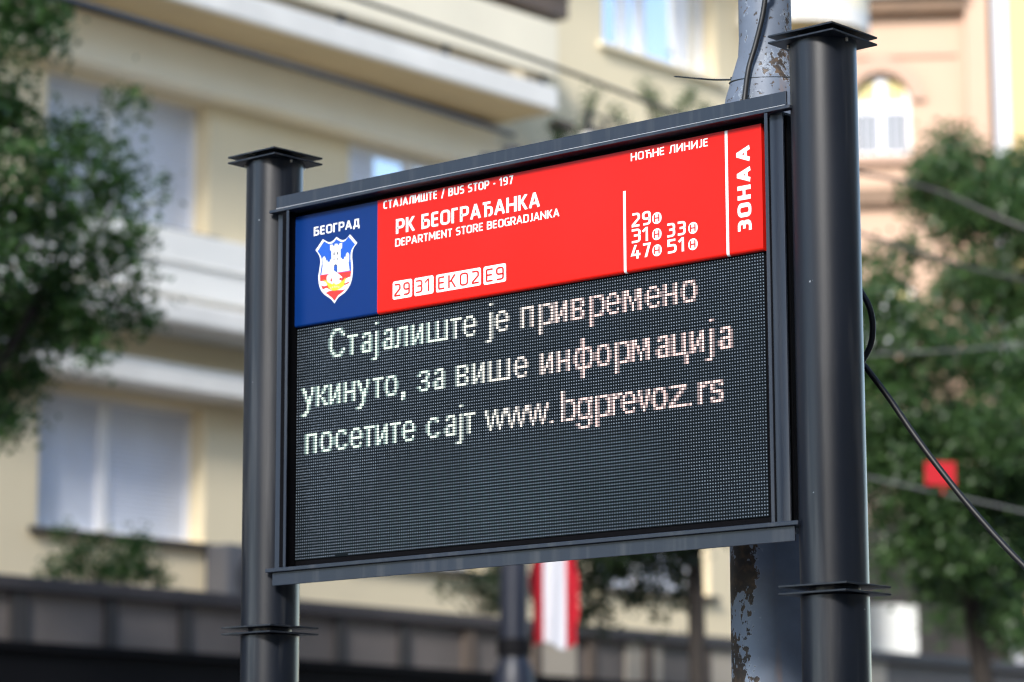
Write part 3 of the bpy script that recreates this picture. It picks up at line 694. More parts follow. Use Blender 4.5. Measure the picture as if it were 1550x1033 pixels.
# ------------------------------------------------------------------ the cream building along the left of the street
WX = -19.5
CB = tag(empty('apartment_building', (WX, 10, 0)), 'cream apartment building with long projecting balcony bands and white roller blinds', 'building')
COFF = Vector((-WX, -10, 0))
def cpart(mb, name, mats, parent=None, **k):
    o = mb.build(name, mats, parent or CB, **k)
    if parent is None: o.location = COFF
    return o
PW = lambda u, d, z: (WX - d, u, z)
wins = []
for k in range(-6, 3):
    y0 = 14.73 + 4.81 * k
    wins.append((y0, y0 + 2.47, 5.04, 6.60, 'blind')); wins.append((y0, y0 + 2.47, 8.62, 10.20, 'blind' if k != 1 else 'half'))
    if k < 1: wins.append((y0, y0 + 2.47, 12.3, 13.9, 'blind')); wins.append((y0, y0 + 2.47, 15.9, 17.5, 'blind'))
wins += [(24.56, 27.16, 12.52, 14.5, 'curtain'), (24.56, 27.16, 16.1, 18.0, 'curtain'), (19.6, 21.6, 12.9, 14.3, 'blind')]
b = MB(); wall_holes(b, -15, 30.6, 0, 20.5, [w_[:4] for w_ in wins], 0.32, PW)
b.poly([(WX, 30.6, 0), (WX - 12, 30.6, 0), (WX - 12, 30.6, 20.5), (WX, 30.6, 20.5)]); b.poly([(WX, -15, 0), (WX, -15, 20.5), (WX - 12, -15, 20.5), (WX - 12, -15, 0)])
b.poly([(WX, -15, 20.5), (WX, 30.6, 20.5), (WX - 12, 30.6, 20.5), (WX - 12, -15, 20.5)]); b.poly([(WX - 12, -15, 0), (WX - 12, -15, 20.5), (WX - 12, 30.6, 20.5), (WX - 12, 30.6, 0)])
cpart(b, 'wall', M['cream'])
for (a, c, e, g, kind) in wins:
    b = MB(); d0 = WX - (0.24 if kind != 'half' else 0.03); t = 0.07
    b.box(d0 - .06, d0, a, a + t, e, g); b.box(d0 - .06, d0, c - t, c, e, g); b.box(d0 - .06, d0, a + t, c - t, g - t, g); b.box(d0 - .06, d0, a + t, c - t, e, e + t)
    mid = a + (c - a) * (.46 if kind != 'curtain' else .44); b.box(d0 - .06, d0 + .02, mid - .075, mid + .075, e + t, g - t)
    if kind == 'curtain': b.box(d0 - .06, d0 + .005, c - .62, c - .5, e + t, g - t)
    f = cpart(b, 'window', M['winframe'])
    for (p, q) in ((a + t, mid - .075), (mid + .075, c - t)):
        b = MB(); b.box(d0 - .055, d0 - .03, p, q, e + t, g - t)
        if kind == 'blind' or (kind == 'half' and p < mid - .5 and False): b.build('roller_blind', M['blind'], f)
        elif kind == 'half':
            b.build('pane', M['skyglass'], f); b = MB(); b.box(d0 - .025, d0 - .012, p, p + .42 if p < mid else p + .02, e + t, g - t); b.build('roller_blind', M['blind'], f)
        else:
            b.build('pane', M['skyglass'], f)
            if kind == 'curtain': b = MB(); b.box(d0 - .028, d0 - .012, p + (q - p) * .55, p + (q - p) * .8, e + t, g - t); b.build('curtain', M['curtain'], f)
    b = MB(); b.box(WX - .2, WX + .10, a - .12, c + .12, e - .06, e - .002); b.build('sill', M['panelpost'] if kind == 'blind' else M['pale'], f)
# projecting bands, ledges and balconies (height, reach)
b = MB(); b.box(WX, WX + .35, -15, 22.0, 10.24, 10.795); cpart(b, 'balcony_parapet', M['pale'], bevel=.02)
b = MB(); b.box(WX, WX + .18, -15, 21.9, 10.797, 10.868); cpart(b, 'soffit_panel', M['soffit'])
b = MB(); b.box(WX, WX + 1.2, -15, 22.15, 10.885, 11.20); cpart(b, 'balcony_slab', M['slab'], bevel=.03)
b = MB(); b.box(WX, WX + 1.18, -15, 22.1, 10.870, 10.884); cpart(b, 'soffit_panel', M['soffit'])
b = MB(); b.box(WX + 1.06, WX + 1.2, -15, 22.15, 11.33, 12.05); b.box(WX + .004, WX + 1.06, 22.02, 22.15, 11.33, 12.05); par = cpart(b, 'balcony_parapet', M['pale'], bevel=.02)
for k in range(20):
    y = 21.9 - k * 1.85
    b = MB(); b.box(WX + 1.09, WX + 1.15, y, y + .06, 11.201, 11.33); b.build('baluster', M['darkmetal'], par)
b = MB(); b.box(WX + .004, WX + .95, 19.0, 20.0, 11.201, 11.30); cpart(b, 'blue_mat', mat('blue_cloth', (0.16, 0.20, 0.36), 0.8))
b = MB(); b.box(WX, WX + 1.0, -15, 22.6, 12.25, 12.5); cpart(b, 'balcony_slab', M['brown'])
b = MB(); b.box(WX + .9, WX + 1.02, -15, 22.6, 12.502, 12.62); cpart(b, 'balcony_rail', M['brown'])
b = MB(); b.box(WX, WX + .3, -15, 24.3, 7.80, 8.55); b.box(WX + .3, WX + .34, -15, 24.3, 8.16, 8.20); cpart(b, 'wall_band', M['whiteband'], bevel=.015)
b = MB(); b.box(WX, WX + .8, -15, 24.3, 7.36, 7.62); cpart(b, 'ledge', M['slab'], bevel=.04)
b = MB(); b.box(WX, WX + .5, -15, 24.3, 6.68, 6.90); b.box(WX, WX + .36, -15, 24.3, 6.90, 7.0); cpart(b, 'ledge', M['slab'], bevel=.03)
b = MB(); b.box(WX, WX + 1.1, -15, 30.6, 15.1, 15.4); cpart(b, 'balcony_slab', M['slab'], bevel=.03)
b = MB(); b.box(WX, WX + .9, -15, 30.6, 19.6, 20.7); cpart(b, 'cornice', M['pale'], bevel=.03)
# small balcony with plants further along
b = MB(); b.box(WX, WX + 1.0, 23.0, 27.4, 10.62, 10.82); cpart(b, 'balcony_slab', M['slab'], bevel=.03)
b = MB()
for z in (10.95, 11.1): b.box(WX + .93, WX + .97, 23.0, 27.4, z - .03, z)
for k in range(12): b.box(WX + .93, WX + .97, 23.0 + k * .396, 23.03 + k * .396, 10.82, 11.1)
cpart(b, 'balcony_rail', M['darkmetal'])
# round corner balcony
b = MB(); c0 = atX(1268, 0, WX + 1.0); b.lathe(WX + .2, c0.y, [(1.12, 13.45), (1.12, 13.72)], 64); cpart(b, 'round_balcony', M['slab'], smooth=True)
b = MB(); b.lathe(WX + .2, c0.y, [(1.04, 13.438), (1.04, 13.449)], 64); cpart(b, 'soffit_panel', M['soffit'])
b = MB(); b.lathe(WX + .2, c0.y, [(1.12, 13.72), (1.12, 14.6), (1.0, 14.6), (1.0, 13.73)], 64, cap=False); cpart(b, 'balcony_parapet', M['pale'], smooth=True)
# ground floor shops with the terrace over them
TX = WX + 3.0
b = MB(); b.box(WX, TX - .12, -15, 30.6, 3.30, 3.50); cpart(b, 'terrace_deck', M['panel'])
b = MB(); b.box(TX - .10, TX + .05, -15, 30.6, 2.62, 3.52); b.box(TX + .05, TX + .12, -15, 30.6, 3.44, 3.50); cpart(b, 'shop_fascia', M['fascia'])
b = MB(); b.box(TX - .06, TX - .02, -15, 30.6, 3.521, 3.985); par = cpart(b, 'terrace_parapet', M['panel'])
for k in range(38):
    y = 12.03 + 1.06 * (k - 24) + (0.08 if k % 3 == 1 else 0.0); wd = .15 if k % 3 else .2
    b = MB(); b.box(TX - .02, TX + .03, y - wd / 2, y + wd / 2, 3.522, 3.984); b.build('parapet_post', M['panelpost'] if (k % 2 == 0 and k < 30) or k in (25, 29) else M['soil'], par)
for k in range(5):
    y = 19.9 + k * 1.6; b = MB(); b.box(TX - .02, TX + .012, y - .34, y + .34, 3.523, 3.982); b.build('beige_panel', M['beige'], par)
b = MB(); b.box(TX - .22, TX + .08, -15, 30.6, 3.99, 4.13); cpart(b, 'terrace_rail', M['railcap'], bevel=.02)
for k in range(9):
    y = -14 + k * 5.2; b = MB(); b.box(WX + .02, WX + .10, y, y + 4.2, .4, 2.6); cpart(b, 'shop_window', M['glass'])
b = MB(); q = atX(349, 840, WX + .45); b.box(WX + .05, WX + .42, q.y - .02, q.y + .80, 4.28, 5.02); ac = cpart(b, 'air_conditioner', M['acwhite'], bevel=.02)
b = MB(); b.lathe(0, 0, [(.26, 0), (.26, .02)], 32); g_ = b.build('fan_grille', M['darkmetal'], ac); g_.rotation_euler = (0, R(90), 0); g_.location = (WX + .42, q.y + .39, 4.65)

# ------------------------------------------------------------------ pink and yellow corner buildings beyond
PD = Vector((0.811, 0.585, 0)); PN = Vector((0.585, -0.811, 0))     # along the front, out of the front
PO = atD(1400, 150, 62); PO.z = 0
def facade(name, label, org, u0, u1, ztop, wallm, deep, wnd, trims, framem):
    root = tag(empty(name, org), label, 'building')
    P = lambda u, d, z: tuple(PD * u - PN * d + Vector((0, 0, z)))
    b = MB(); wall_holes(b, u0, u1, 0, ztop, [w_[:4] for w_ in wnd], .35, P)
    b.poly([P(u0, 0, 0), P(u0, 0, ztop), P(u0, deep, ztop), P(u0, deep, 0)]); b.poly([P(u1, 0, 0), P(u1, deep, 0), P(u1, deep, ztop), P(u1, 0, ztop)])
    b.poly([P(u0, 0, ztop), P(u1, 0, ztop), P(u1, deep, ztop), P(u0, deep, ztop)]); b.poly([P(u0, deep, 0), P(u0, deep, ztop), P(u1, deep, ztop), P(u1, deep, 0)])
    b.build('wall', wallm, root)
    def ob(b, u0, u1, d0, d1, z0, z1): b.obox(P(u0, d1, z0), PD * (u1 - u0), PN * (d1 - d0), (0, 0, z1 - z0))
    for (a, c, e, g, arch) in wnd:
        b = MB(); t = .10; d0, d1 = .14, .22; um = (a + c) / 2
        ob(b, a, a + t, d0, d1, e, g); ob(b, c - t, c, d0, d1, e, g); ob(b, a + t, c - t, d0, d1, g - t, g); ob(b, a + t, c - t, d0, d1, e, e + t)
        ob(b, um - .11, um + .11, d0 - .03, d1 - .001, e + t, g - t); zt = e + (g - e) * .62
        ob(b, a + t, um - .11, d0, d1, zt - .14, zt + .10); ob(b, um + .11, c - t, d0, d1, zt - .14, zt + .10)
        f = b.build('window', framem, root)
        for (p, q) in ((a + t, um - .11), (um + .11, c - t)):
            b = MB(); ob(b, p, q, d0 + .02, d0 + .05, e + t, zt - .14); b.build('pane', M['glass'], f)
            b = MB(); ob(b, p, q, d0 + .02, d0 + .05, zt + .10, g - t); b.build('pane', M['yellowpane'], f)
            b = MB(); ob(b, (p + q) / 2 - .03, (p + q) / 2 + .03, d0 + .0, d0 + .018, e + t, zt - .14); b.build('glazing_bar', framem, f)
        if arch:      # spandrels turn the opening into an arch, with a moulded surround
            rad = (c - a) / 2; zc = g - rad
            for sgn in (-1, 1):
                b = MB(); arc = [(um + sgn * rad * math.sin(x), zc + rad * math.cos(x)) for x in [math.pi / 2 * k / 10 for k in range(11)]]
                pts = arc + [(um + sgn * rad, g)]
                for dd in (.0, ): b.poly([P(u, .002, z) for u, z in pts])
                for k in range(10): b.poly([P(arc[k][0], .002, arc[k][1]), P(arc[k + 1][0], .002, arc[k + 1][1]), P(arc[k + 1][0], .34, arc[k + 1][1]), P(arc[k][0], .34, arc[k][1])])
                b.build('arch_spandrel', wallm, f)
            b = MB(); n = 20; ri, ro = rad + .02, rad + .34
            for k in range(n):
                a0, a1 = math.pi * k / n, math.pi * (k + 1) / n
                q = [(um + r_ * math.cos(x), zc + r_ * math.sin(x)) for r_, x in ((ri, a0), (ro, a0), (ro, a1), (ri, a1))]
                v = [P(u, -.12, z) for u, z in q] + [P(u, .0, z) for u, z in q]
                b.add(v, [(0, 1, 2, 3), (0, 4, 5, 1), (2, 6, 7, 3)])
            b.build('arch_surround', M['pinktrim'], f)
        b = MB(); ob(b, a - .2, c + .2, -.16, .0, e - .2, e - .01); b.build('sill', M['pinktrim'], f)
    for (nm, u0_, u1_, d0, d1, z0, z1, mt) in trims:
        b = MB(); ob(b, u0_, u1_, d0, d1, z0, z1); b.build(nm, mt, root)
    return root
M['yellowpane'] = mat('yellow_blind', (0.62, 0.52, 0.22), 0.5)
def up(px, py=150):                       # position along the pink front for a picture column
    d = ray(px, py); k = (PO - CAM).dot(PN) / d.dot(PN); return (CAM + d * k - PO).dot(PD)
def uz(px, py):
    d = ray(px, py); k = (PO - CAM).dot(PN) / d.dot(PN); return (CAM + d * k).z
zA, zS, zC = uz(1335, 112), uz(1335, 236), uz(1380, 22)
u_l, u_r = up(1290), up(1377)
wn = [(u_l, u_r, zS, zA, True), (u_l, u_r, zS - 4.3, zA - 4.6, False), (u_l - 4.2, u_r - 4.2, zS, zA, True), (u_l - 4.2, u_r - 4.2, zS - 4.3, zA - 4.6, False),
      (u_l, u_r, zS + 5.0, zA + 5.0, False), (u_l - 4.2, u_r - 4.2, zS + 5.0, zA + 5.0, False)]
uE = up(1499)
facade('corner_house', 'pink rendered town house with arched white window and brown cornice beyond the trees', PO, up(1120), uE, 26, M['pink'], 12, wn,
       [('shopfront', up(1120), uE, -.25, 0, 0, 8.2, M['soil']), ('cornice', up(1120), up(1463), -.35, 0, zC, zC + .28, M['browntrim']), ('cornice', up(1120), up(1468), -.55, 0, zC + .281, zC + .42, M['whiteband']),
        ('string_course', up(1120), up(1450), -.06, 0, zC - .95, zC - .85, M['pinktrim']),
        ('string_course', up(1120), uE, -.2, 0, zS - 1.1, zS - .75, M['browntrim']),
        ('pilaster', up(1463), uE - .02, -.22, 0, 8.21, 25.5, M['pink']), ('pilaster', up(1452), up(1463) - .005, -.05, 0, 8.21, 25.4, M['pinktrim'])], M['winframe'])
YO = PO + PD * (up(1506) + .05) - PN * .9
YO.z = 0
yk = facade('yellow_house', 'bright yellow house with a white corner strip at the right edge of the picture', YO, 0, 9, 27, M['yellow'], 12,
            [(3.2, 4.8, 14, 16.5, False), (3.2, 4.8, 10, 12.5, False), (6, 7.6, 10, 12.5, False), (6, 7.6, 14, 16.5, False)],
            [('corner_pilaster', 0.0, .32, -.12, 0, 0, 26.5, M['winframe']), ('string_course', .33, 9, -.1, 0, 8.6, 8.9, M['whiteband'])], M['winframe'])

# low building and hoarding under the trees on the right
LB = tag(empty('corner_shop', (-21.5, 33, 0)), 'low brown shop with a flat roof seen under the trees', 'shop')
b = MB(); b.box(-4, 1.2, -1.2, 9, 0, 4.25); b.build('wall', M['soil'], LB)
b = MB(); b.box(-4.1, 1.45, -1.4, 9.1, 4.26, 4.42); b.build('roof_edge', M['darkmetal'], LB)
for k in range(5):
    b = MB(); b.box(1.2, 1.26, -.9 + k * 1.9, .35 + k * 1.9, .5, 4.0); b.build('shop_window', M['beige'] if k % 2 else M['fascia'], LB)
q0, q1 = atD(1306, 915, 45), atD(1391, 1000, 45)
b = MB(); dv = (q1 - q0); dv.z = 0
b.obox((q0.x, q0.y, q1.z), dv, (-.15, .15, 0), (0, 0, q0.z - q1.z)); b.obox((q0.x + .1, q0.y, 4.42), (.1, 0, 0), (0, .1, 0), (0, 0, q1.z - 4.42 + .02))
tag(b.build('hoarding', mat('white_board', (0.80, 0.82, 0.82), 0.6)), 'plain white board standing on the flat roof of the low shop', 'hoarding')

# ------------------------------------------------------------------ opposite side of the street, out of the picture
def block(name, label, x0, y0, y1, h, mt):
    root = tag(empty(name, (x0, y0, 0)), label, 'building')
    P = lambda u, d, z: (d, u, z); L = y1 - y0; wn = []
    n = int(L // 3.4)
    for k in range(n):
        for f in range(1, int(h // 3.5)): wn.append((1 + k * 3.4, 2.5 + k * 3.4, f * 3.5 + .9, f * 3.5 + 2.6))
    b = MB(); wall_holes(b, 0, L, 0, h, wn, .3, P)
    b.poly([P(0, 0, 0), P(0, 0, h), P(0, 12, h), P(0, 12, 0)]); b.poly([P(L, 0, 0), P(L, 12, 0), P(L, 12, h), P(L, 0, h)]); b.poly([P(0, 0, h), P(L, 0, h), P(L, 12, h), P(0, 12, h)]); b.poly([P(0, 12, 0), P(0, 12, h), P(L, 12, h), P(L, 12, 0)])
    b.build('wall', mt, root)
    for (a, c, e, g) in wn[:90]:
        b = MB(); b.box(.2, .26, a, c, e, g); b.build('window', M['glass'], root)
block('office_block', 'grey office block on the near side of the street outside the picture', 9.5, -30, -2, 14.0, M['grey'])
block('town_block', 'beige town block on the near side of the street outside the picture', 9.5, -1.5, 42, 23.0, M['beige'])

def tower(name, label, x0, x1, y0, y1, h, mt):
    root = tag(empty(name, (x0, y0, 0)), label, 'building'); L = x1 - x0
    wn = [(1.2 + k * 3.3, 3.4 + k * 3.3, f * 3.3 + .9, f * 3.3 + 2.6) for k in range(int((L - 2) // 3.3)) for f in range(1, int(h // 3.3))]
    b = MB(); wall_holes(b, 0, L, 0, h, wn, .3, lambda u, d, z: (u, -d, z))
    D = y0 - y1; b.poly([(0, 0, 0), (0, 0, h), (0, -D, h), (0, -D, 0)]); b.poly([(L, 0, 0), (L, -D, 0), (L, -D, h), (L, 0, h)]); b.poly([(0, 0, h), (L, 0, h), (L, -D, h), (0, -D, h)]); b.poly([(0, -D, 0), (0, -D, h), (L, -D, h), (L, -D, 0)])
    b.build('wall', mt, root)
    for (a, c, e, g) in wn[:96]:
        b = MB(); b.box(a, c, -.26, -.2, e, g); b.build('window', M['glass'], root)
tower('added_shade_tower', 'unseen grey tower added behind the camera to shade the lower cream facade', -15, 12.5, -60, -78, 59, M['grey'])  # out of view, added to hold the sun off the lower cream facade

# ------------------------------------------------------------------ trees and shrubs
def leaves(clusters, size, dens, seed, name, mt, parent, squash=0.85):
    """crown of small leaf blades gathered into twig-sized tufts; clusters = (centre, radius)"""
    rn = random.Random(seed); v = []; f = []; tone = []; n = 0
    for (c, r) in clusters:
        c = Vector(c)
        for _ in range(max(6, int(dens * (r ** 2.2)))):
            d = Vector((rn.gauss(0, 1), rn.gauss(0, 1), rn.gauss(0, 1))).normalized() * r * (rn.random() ** 0.45)
            d.z *= squash; t = c + d; tn = rn.random(); tr = rn.uniform(.7, 1.5) * size * 1.6
            for _ in range(rn.randint(6, 11)):
                p = t + Vector((rn.gauss(0, 1), rn.gauss(0, 1), rn.gauss(0, 1))) * tr * .55
                a = Vector((rn.gauss(0, 1), rn.gauss(0, 1), rn.gauss(-.25, .7))).normalized(); u = a.orthogonal().normalized()
                u = (u * math.cos(rn.random() * 6.3) + a.cross(u) * math.sin(rn.random() * 6.3)).normalized()
                l = size * rn.uniform(.6, 1.15); ww = l * .33
                v += [p - a * l * .5, p + u * ww, p + a * l * .5, p - u * ww]; f.append((n, n + 1, n + 2, n + 3)); n += 4
                tone += [min(1, max(0, tn * .7 + rn.random() * .4))] * 4
    me = bpy.data.meshes.new(name); me.from_pydata([tuple(q) for q in v], [], f); me.materials.append(mt)
    at = me.attributes.new('tone', 'FLOAT', 'POINT'); at.data.foreach_set('value', tone); me.update()
    o = bpy.data.objects.new(name, me); COL.objects.link(o); o.parent = parent; return o
def limb(b, pts, r0, r1): p = smooth_path(pts, 5); b.tube(p, [r0 + (r1 - r0) * i / (len(p) - 1) for i in range(len(p))], 10)
def tree(label, base, clusters, size, dens, seed, leafm, fork_z, tr, nlimb=7, trunk_path=None, name='tree', group=None):
    base = Vector(base); root = tag(empty(name, base), label, 'tree', group)
    fork = base + Vector((0, 0, fork_z)); b = MB()
    tp = [Vector((0, 0, -.1)), Vector((.05, -.04, fork_z * .5)), Vector((0, 0, fork_z))] if trunk_path is None else [Vector(p) - base for p in trunk_path]
    limb(b, tp, tr, tr * .62); top = tp[-1]
    rn = random.Random(seed)
    big = sorted(clusters, key=lambda q: -q[1])[:nlimb]
    for c, r in big:
        e = Vector(c) - base; mid = top.lerp(e, .5) + Vector((rn.uniform(-.15, .15), rn.uniform(-.15, .15), rn.uniform(0, .3)))
        limb(b, [top - Vector((0, 0, .15)), mid, e], tr * .42, tr * .06)
        for _ in range(3):
            t = Vector((rn.gauss(0, 1), rn.gauss(0, 1), rn.gauss(.3, .8))).normalized() * r * .8
            limb(b, [mid.lerp(e, .5), e + t * .5, e + t], tr * .10, .008)
    b.build('trunk', M['bark'], root, smooth=True)
    leaves([(Vector(c) - base, r) for c, r in clusters], size, dens, seed, 'crown', leafm, root)
    return root
def cl(lst, dep, spread=0.0, seed=1):
    rn = random.Random(seed); out = []
    for px, py, rp in lst:
        d = dep + rn.uniform(-spread, spread); out.append((atD(px, py, d), rp * d / FPX))
    return out
LEFT = [(20, 15, 70), (70, 55, 38), (85, 15, 22), (-70, 120, 120), (10, 190, 60), (-60, 260, 100), (60, 250, 52), (105, 195, 38), (140, 230, 40), (35, 335, 70), (110, 320, 60), (165, 290, 48), (190, 250, 26),
        (90, 420, 75), (165, 385, 58), (210, 345, 30), (225, 430, 26), (190, 470, 42), (120, 500, 55), (235, 480, 20), (40, 480, 75), (150, 540, 20), (20, 560, 60), (-20, 600, 80), (5, 650, 22), (-60, 400, 110), (175, 165, 14), (205, 150, 9), (235, 290, 16), (-90, 520, 90)]
lb = Vector((-14.4, 8.6, 0))
tree('leafy street tree at the left edge in front of the cream building', lb, cl(LEFT, 24.3, 1.0, 3), 0.085, 850, 11, M['leaf'], 3.6, .17)
MIDT = [(890, 872, 42), (945, 850, 50), (1010, 862, 42), (905, 925, 30), (960, 905, 26), (1030, 900, 22), (930, 790, 80), (1020, 780, 80), (900, 700, 90), (1000, 690, 100), (1075, 740, 60), (1060, 640, 70), (940, 610, 80), (870, 800, 40), (1000, 935, 16), (870, 935, 20)]
tb = atD(1055, 1033, 30.3)
tree('dark street tree whose trunk shows under the display', (tb.x, tb.y, 0), cl(MIDT, 30.3, .8, 5), 0.085, 900, 12, M['leaf3'], 4.6, .13)
RNEAR = [(1350, 430, 34), (1330, 560, 45), (1335, 490, 34), (1395, 520, 58), (1465, 545, 62), (1535, 560, 60), (1350, 620, 58), (1420, 640, 75), (1500, 660, 80), (1560, 700, 60), (1345, 700, 52), (1405, 745, 70), (1480, 760, 85), (1550, 790, 70),
         (1410, 825, 60), (1480, 850, 60), (1545, 870, 50), (1430, 880, 34), (1395, 885, 28), (1530, 930, 40), (1450, 900, 26), (1560, 950, 40), (1500, 905, 40), (1335, 770, 34), (1340, 845, 26), (1345, 885, 18), (1610, 600, 90), (1620, 780, 90), (1290, 560, 60), (1280, 680, 80), (1260, 470, 60), (1370, 380, 28), (1325, 395, 26), (1318, 450, 34), (1360, 480, 38), (1330, 640, 40), (1375, 580, 44), (1380, 680, 44), (1320, 720, 34)]
tb = atD(1490, 1033, 34.3)
tree('broad green street tree right of the display with a dark leaning trunk', (tb.x + .1, tb.y, 0), cl(RNEAR, 34.3, 1.2, 7), 0.10, 740, 13, M['leaf2'], 4.4, .17,
     trunk_path=[(tb.x + .25, tb.y + .1, -.1), (tb.x + .1, tb.y, 2.2), atD(1485, 1000, 34.3), atD(1468, 900, 34.3)])
RFAR = [(1440, 262, 66), (1410, 300, 44), (1470, 310, 54), (1440, 212, 26), (1395, 250, 24), (1520, 285, 52), (1555, 260, 50), (1545, 330, 50), (1500, 350, 40), (1440, 345, 34), (1480, 420, 50), (1535, 430, 56), (1440, 425, 34), (1425, 470, 34), (1500, 480, 50), (1600, 340, 80), (1610, 460, 80), (1560, 490, 40), (1430, 900, 34), (1405, 870, 30), (1440, 870, 30), (1475, 880, 30), (1480, 930, 36), (1420, 945, 22), (1540, 960, 30), (1400, 700, 60), (1500, 780, 70), (1430, 800, 60), (1545, 850, 60)]
tb = atD(1500, 700, 44)
tree('taller lit tree behind, its top reaching the pink house', (tb.x, tb.y, 0), cl(RFAR, 44, 1.0, 9), 0.13, 460, 14, M['leaf2'], 7.0, .2)
def shrub(label, base, clusters, size, dens, seed, leafm, name='shrub', cat='shrub', group=None, pot=None):
    base = Vector(base); root = tag(empty(name, base), label, cat, group)
    b = MB(); top = Vector((0, 0, .12))
    for c, r in clusters: limb(b, [Vector((0, 0, 0.0)), top.lerp(Vector(c) - base, .4), Vector(c) - base], .014, .004)
    b.build('stems', M['bark'], root, smooth=True)
    leaves([(Vector(c) - base, r) for c, r in clusters], size, dens, seed, 'foliage', leafm, root, 1.0)
    if pot: b = MB(); b.box(-pot[0], pot[0], -pot[1], pot[1], -pot[2], .04); b.build('planter', M['soil'], root)
BX = TX - .5
def clx(lst, x):
    out = []
    for px, py, rp in lst:
        p = atX(px, py, x); out.append((p, rp * (p - CAM).dot(FW) / FPX))
    return out
s0 = atX(160, 900, BX); s0.z = 3.86
shrub('bushy plant on the terrace under the lower blinds', s0, clx([(85, 865, 24), (115, 850, 28), (95, 808, 14), (150, 860, 32), (150, 815, 14), (205, 835, 34), (190, 865, 34), (235, 870, 20), (245, 885, 16), (60, 878, 14), (130, 825, 16)], BX), .06, 1700, 21, M['leaf'], pot=(.18, .95, .36))
s0 = atX(735, 910, BX); s0.z = 3.86
shrub('loose bush on the terrace beside the blue grey lamp post', s0, clx([(690, 892, 16), (715, 868, 16), (735, 895, 30), (760, 860, 34), (745, 915, 22), (790, 890, 30), (690, 850, 9), (665, 890, 8)], BX), .06, 1500, 22, M['leaf3'], pot=(.18, .6, .36))
plist = [([(892, 155, 9), (890, 172, 10), (900, 140, 5)], 'small upright plant on the far balcony, leftmost of the row'), ([(930, 168, 9), (935, 182, 10)], 'short round plant on the far balcony, second from the left'),
         ([(985, 140, 10), (975, 130, 7), (990, 158, 12), (1000, 175, 12)], 'taller forked plant on the far balcony, third from the left'), ([(1040, 150, 12), (1030, 165, 10), (1050, 140, 6), (1065, 170, 10)], 'trailing plant on the far balcony beside the peeling pole'),
         ([(850, 205, 14), (840, 185, 9), (870, 195, 10)], 'climbing plant at the corner of the long balcony')]
for i, (q, lab) in enumerate(plist):
    x_ = WX + .8; cc = clx(q, x_); s0 = cc[0][0].copy(); s0.z = 10.86
    shrub(lab, s0, cc, .06, 2200, 30 + i, M['leaf2'], 'potted_plant', 'plant', 'balcony plants', pot=(.12, .14, .035))

# ------------------------------------------------------------------ lamp post, flag, wires, red plate
lp = atD(778, 1000, 27.9); lpt = atD(778, 190, 27.9)
LP = tag(empty('lamp_post', (lp.x, lp.y, 0)), 'blue grey lamp post rising behind the display with a wire bracket at its top', 'lamp post')
b = MB(); b.lathe(0, 0, [(.135, 2.0), (.135, lpt.z - .25), (.06, lpt.z - .2), (.06, lpt.z)], 32); b.build('shaft', M['lampmetal'], LP, smooth=True)
b = MB(); b.lathe(0, 0, [(.30, -.05), (.30, .5), (.24, .62), (.20, 2.9), (.21, 3.05), (.18, 3.3), (.15, 3.36), (.137, 3.40)], 32); b.build('base', M['lampmetal'], LP, smooth=True)
b = MB(); b.lathe(0, 0, [(.165, 3.42), (.165, 3.58)], 32); b.build('collar', M['fascia'], LP, smooth=True)
wz = atD(778, 205, 27.9).z
b = MB(); b.tube([(-.25, -.2, wz), (.25, .2, wz)], .035, 8); b.lathe(0, 0, [(.09, wz - .08), (.09, wz + .08)], 16); b.build('wire_bracket', M['lampmetal'], LP)
f0 = atD(838, 838, 28.4); fz0, fz1 = f0.z + .35, atD(840, 979, 28.4).z
b = MB(); b.tube([(0, 0, fz0 - .25), (f0.x - lp.x + .1, f0.y - lp.y + .1, fz0 + .05)], .025, 8); b.build('flag_arm', M['lampmetal'], LP, smooth=True)
FL = tag(empty('flag', (f0.x, f0.y, fz0)), 'limp red and white striped flag hanging beside the lamp post', 'flag')
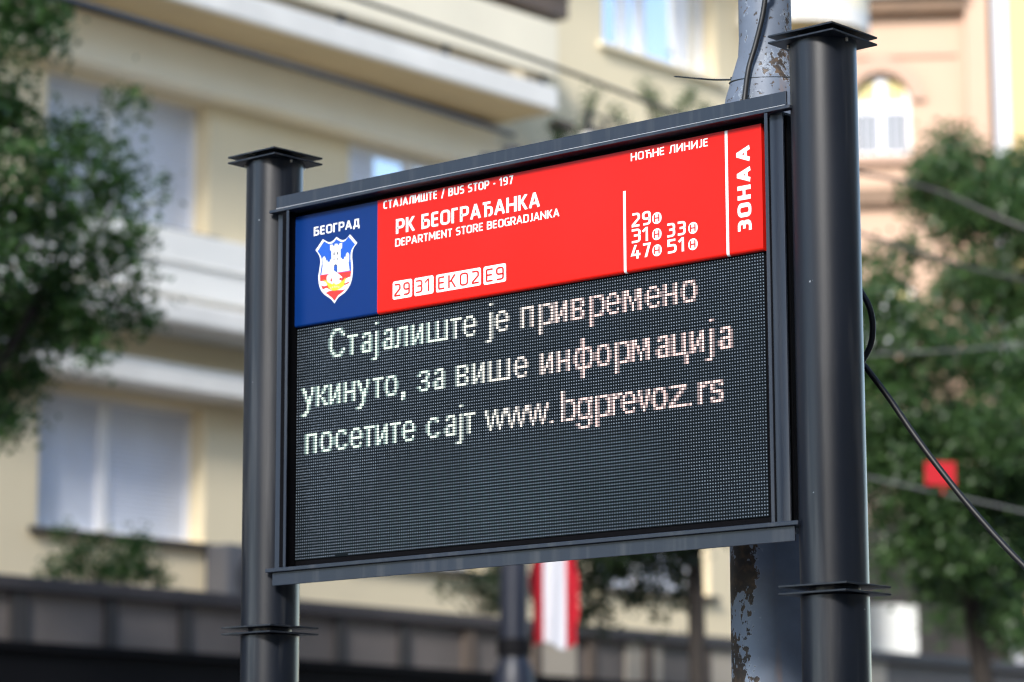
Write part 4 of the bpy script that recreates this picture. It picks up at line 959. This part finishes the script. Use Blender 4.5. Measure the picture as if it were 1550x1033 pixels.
def cloth(u0, u1, name, mt, ph, ragged):
    b = MB(); nu, nz = 10, 22; vs = []; fs = []; rr = random.Random(int(ph * 10)); H = fz0 - fz1
    for j in range(nz + 1):
        t = j / nz
        for i in range(nu + 1):
            s_ = i / nu; u = u0 + (u1 - u0) * s_
            edge = ragged * (math.sin(t * 9 + ph) * .022 + math.sin(t * 21 + ph * 2) * .010)
            if ragged and ((u0 < 0 and i == 0) or (u0 > 0 and i == nu)): u += edge
            d = .035 * math.sin(u * 38 + ph + t * 1.5) * (0.4 + t * .6)
            z = -H * t * (1 + .03 * math.sin(u * 17))
            vs.append((RT.x * u + .65 * d, RT.y * u - .75 * d, z))
    for j in range(nz):
        for i in range(nu): a = j * (nu + 1) + i; fs.append((a, a + 1, a + nu + 2, a + nu + 1))
    b.add(vs, fs); return b.build(name, mt, FL, smooth=True, sharp=180)
cloth(-.215, -.105, 'red_stripe', M['flagred'], .4, 1); cloth(-.105, .115, 'white_stripe', M['flagwhite'], 1.0, 0); cloth(.115, .225, 'red_stripe', M['flagred'], 2.1, 1)

def wire(label, pts, rad, mt=None, name='overhead_wire', cat='wire', group=None):
    b = MB(); b.tube(smooth_path(pts, 8), rad, 6); return tag(b.build(name, mt or M['wire'], None, smooth=True), label, cat, group)
wire('thin overhead wire slanting down to the lamp post top', [atD(-500, -170, 16), atD(110, 3, 19), atD(500, 118, 24), atD(778, 205, 27.9)], .026)
wire('upper overhead wire crossing the balcony parapet towards the peeling pole', [atD(200, -110, 24), atD(530, -4, 25), atD(800, 87, 26), atD(1010, 167, 27), atD(1200, 245, 28), atD(1303, 262, 28.5), atD(1420, 290, 28), atD(1550, 345, 27.5), atD(1900, 470, 27)], .021)
wire('second overhead wire passing in front of the right hand trees', [atD(1000, 260, 29), atD(1305, 355, 28), atD(1420, 392, 27.5), atD(1550, 425, 27), atD(1900, 500, 26)], .017)
wire('faint level cable in front of the right hand trees', [atD(1000, 560, 29), atD(1310, 538, 28), atD(1420, 532, 27.5), atD(1550, 522, 27), atD(1900, 490, 26)], .011, M['palewire'])
wire('pale slanting cable under the small red plate', [atD(1000, 660, 29), atD(1310, 722, 28), atD(1400, 742, 27.5), atD(1550, 775, 27), atD(1900, 860, 26)], .013, M['palewire'])
q0, q1 = atD(1400, 699, 27.3), atD(1447, 735, 27.3); dv = q1 - q0; dz = -dv.z; dv.z = 0
b = MB(); b.obox((q0.x, q0.y, q1.z), dv, Vector((-.02, .025, 0)), (0, 0, dz)); b.obox((q0.x + dv.x * .5 - .01, q0.y + dv.y * .5 + .03, q1.z - .08), (.02, 0, 0), (0, .02, 0), (0, 0, .08))
tag(b.build('sign_plate', M['signred'], None), 'small plain red plate clipped on the pale slanting cable', 'sign')
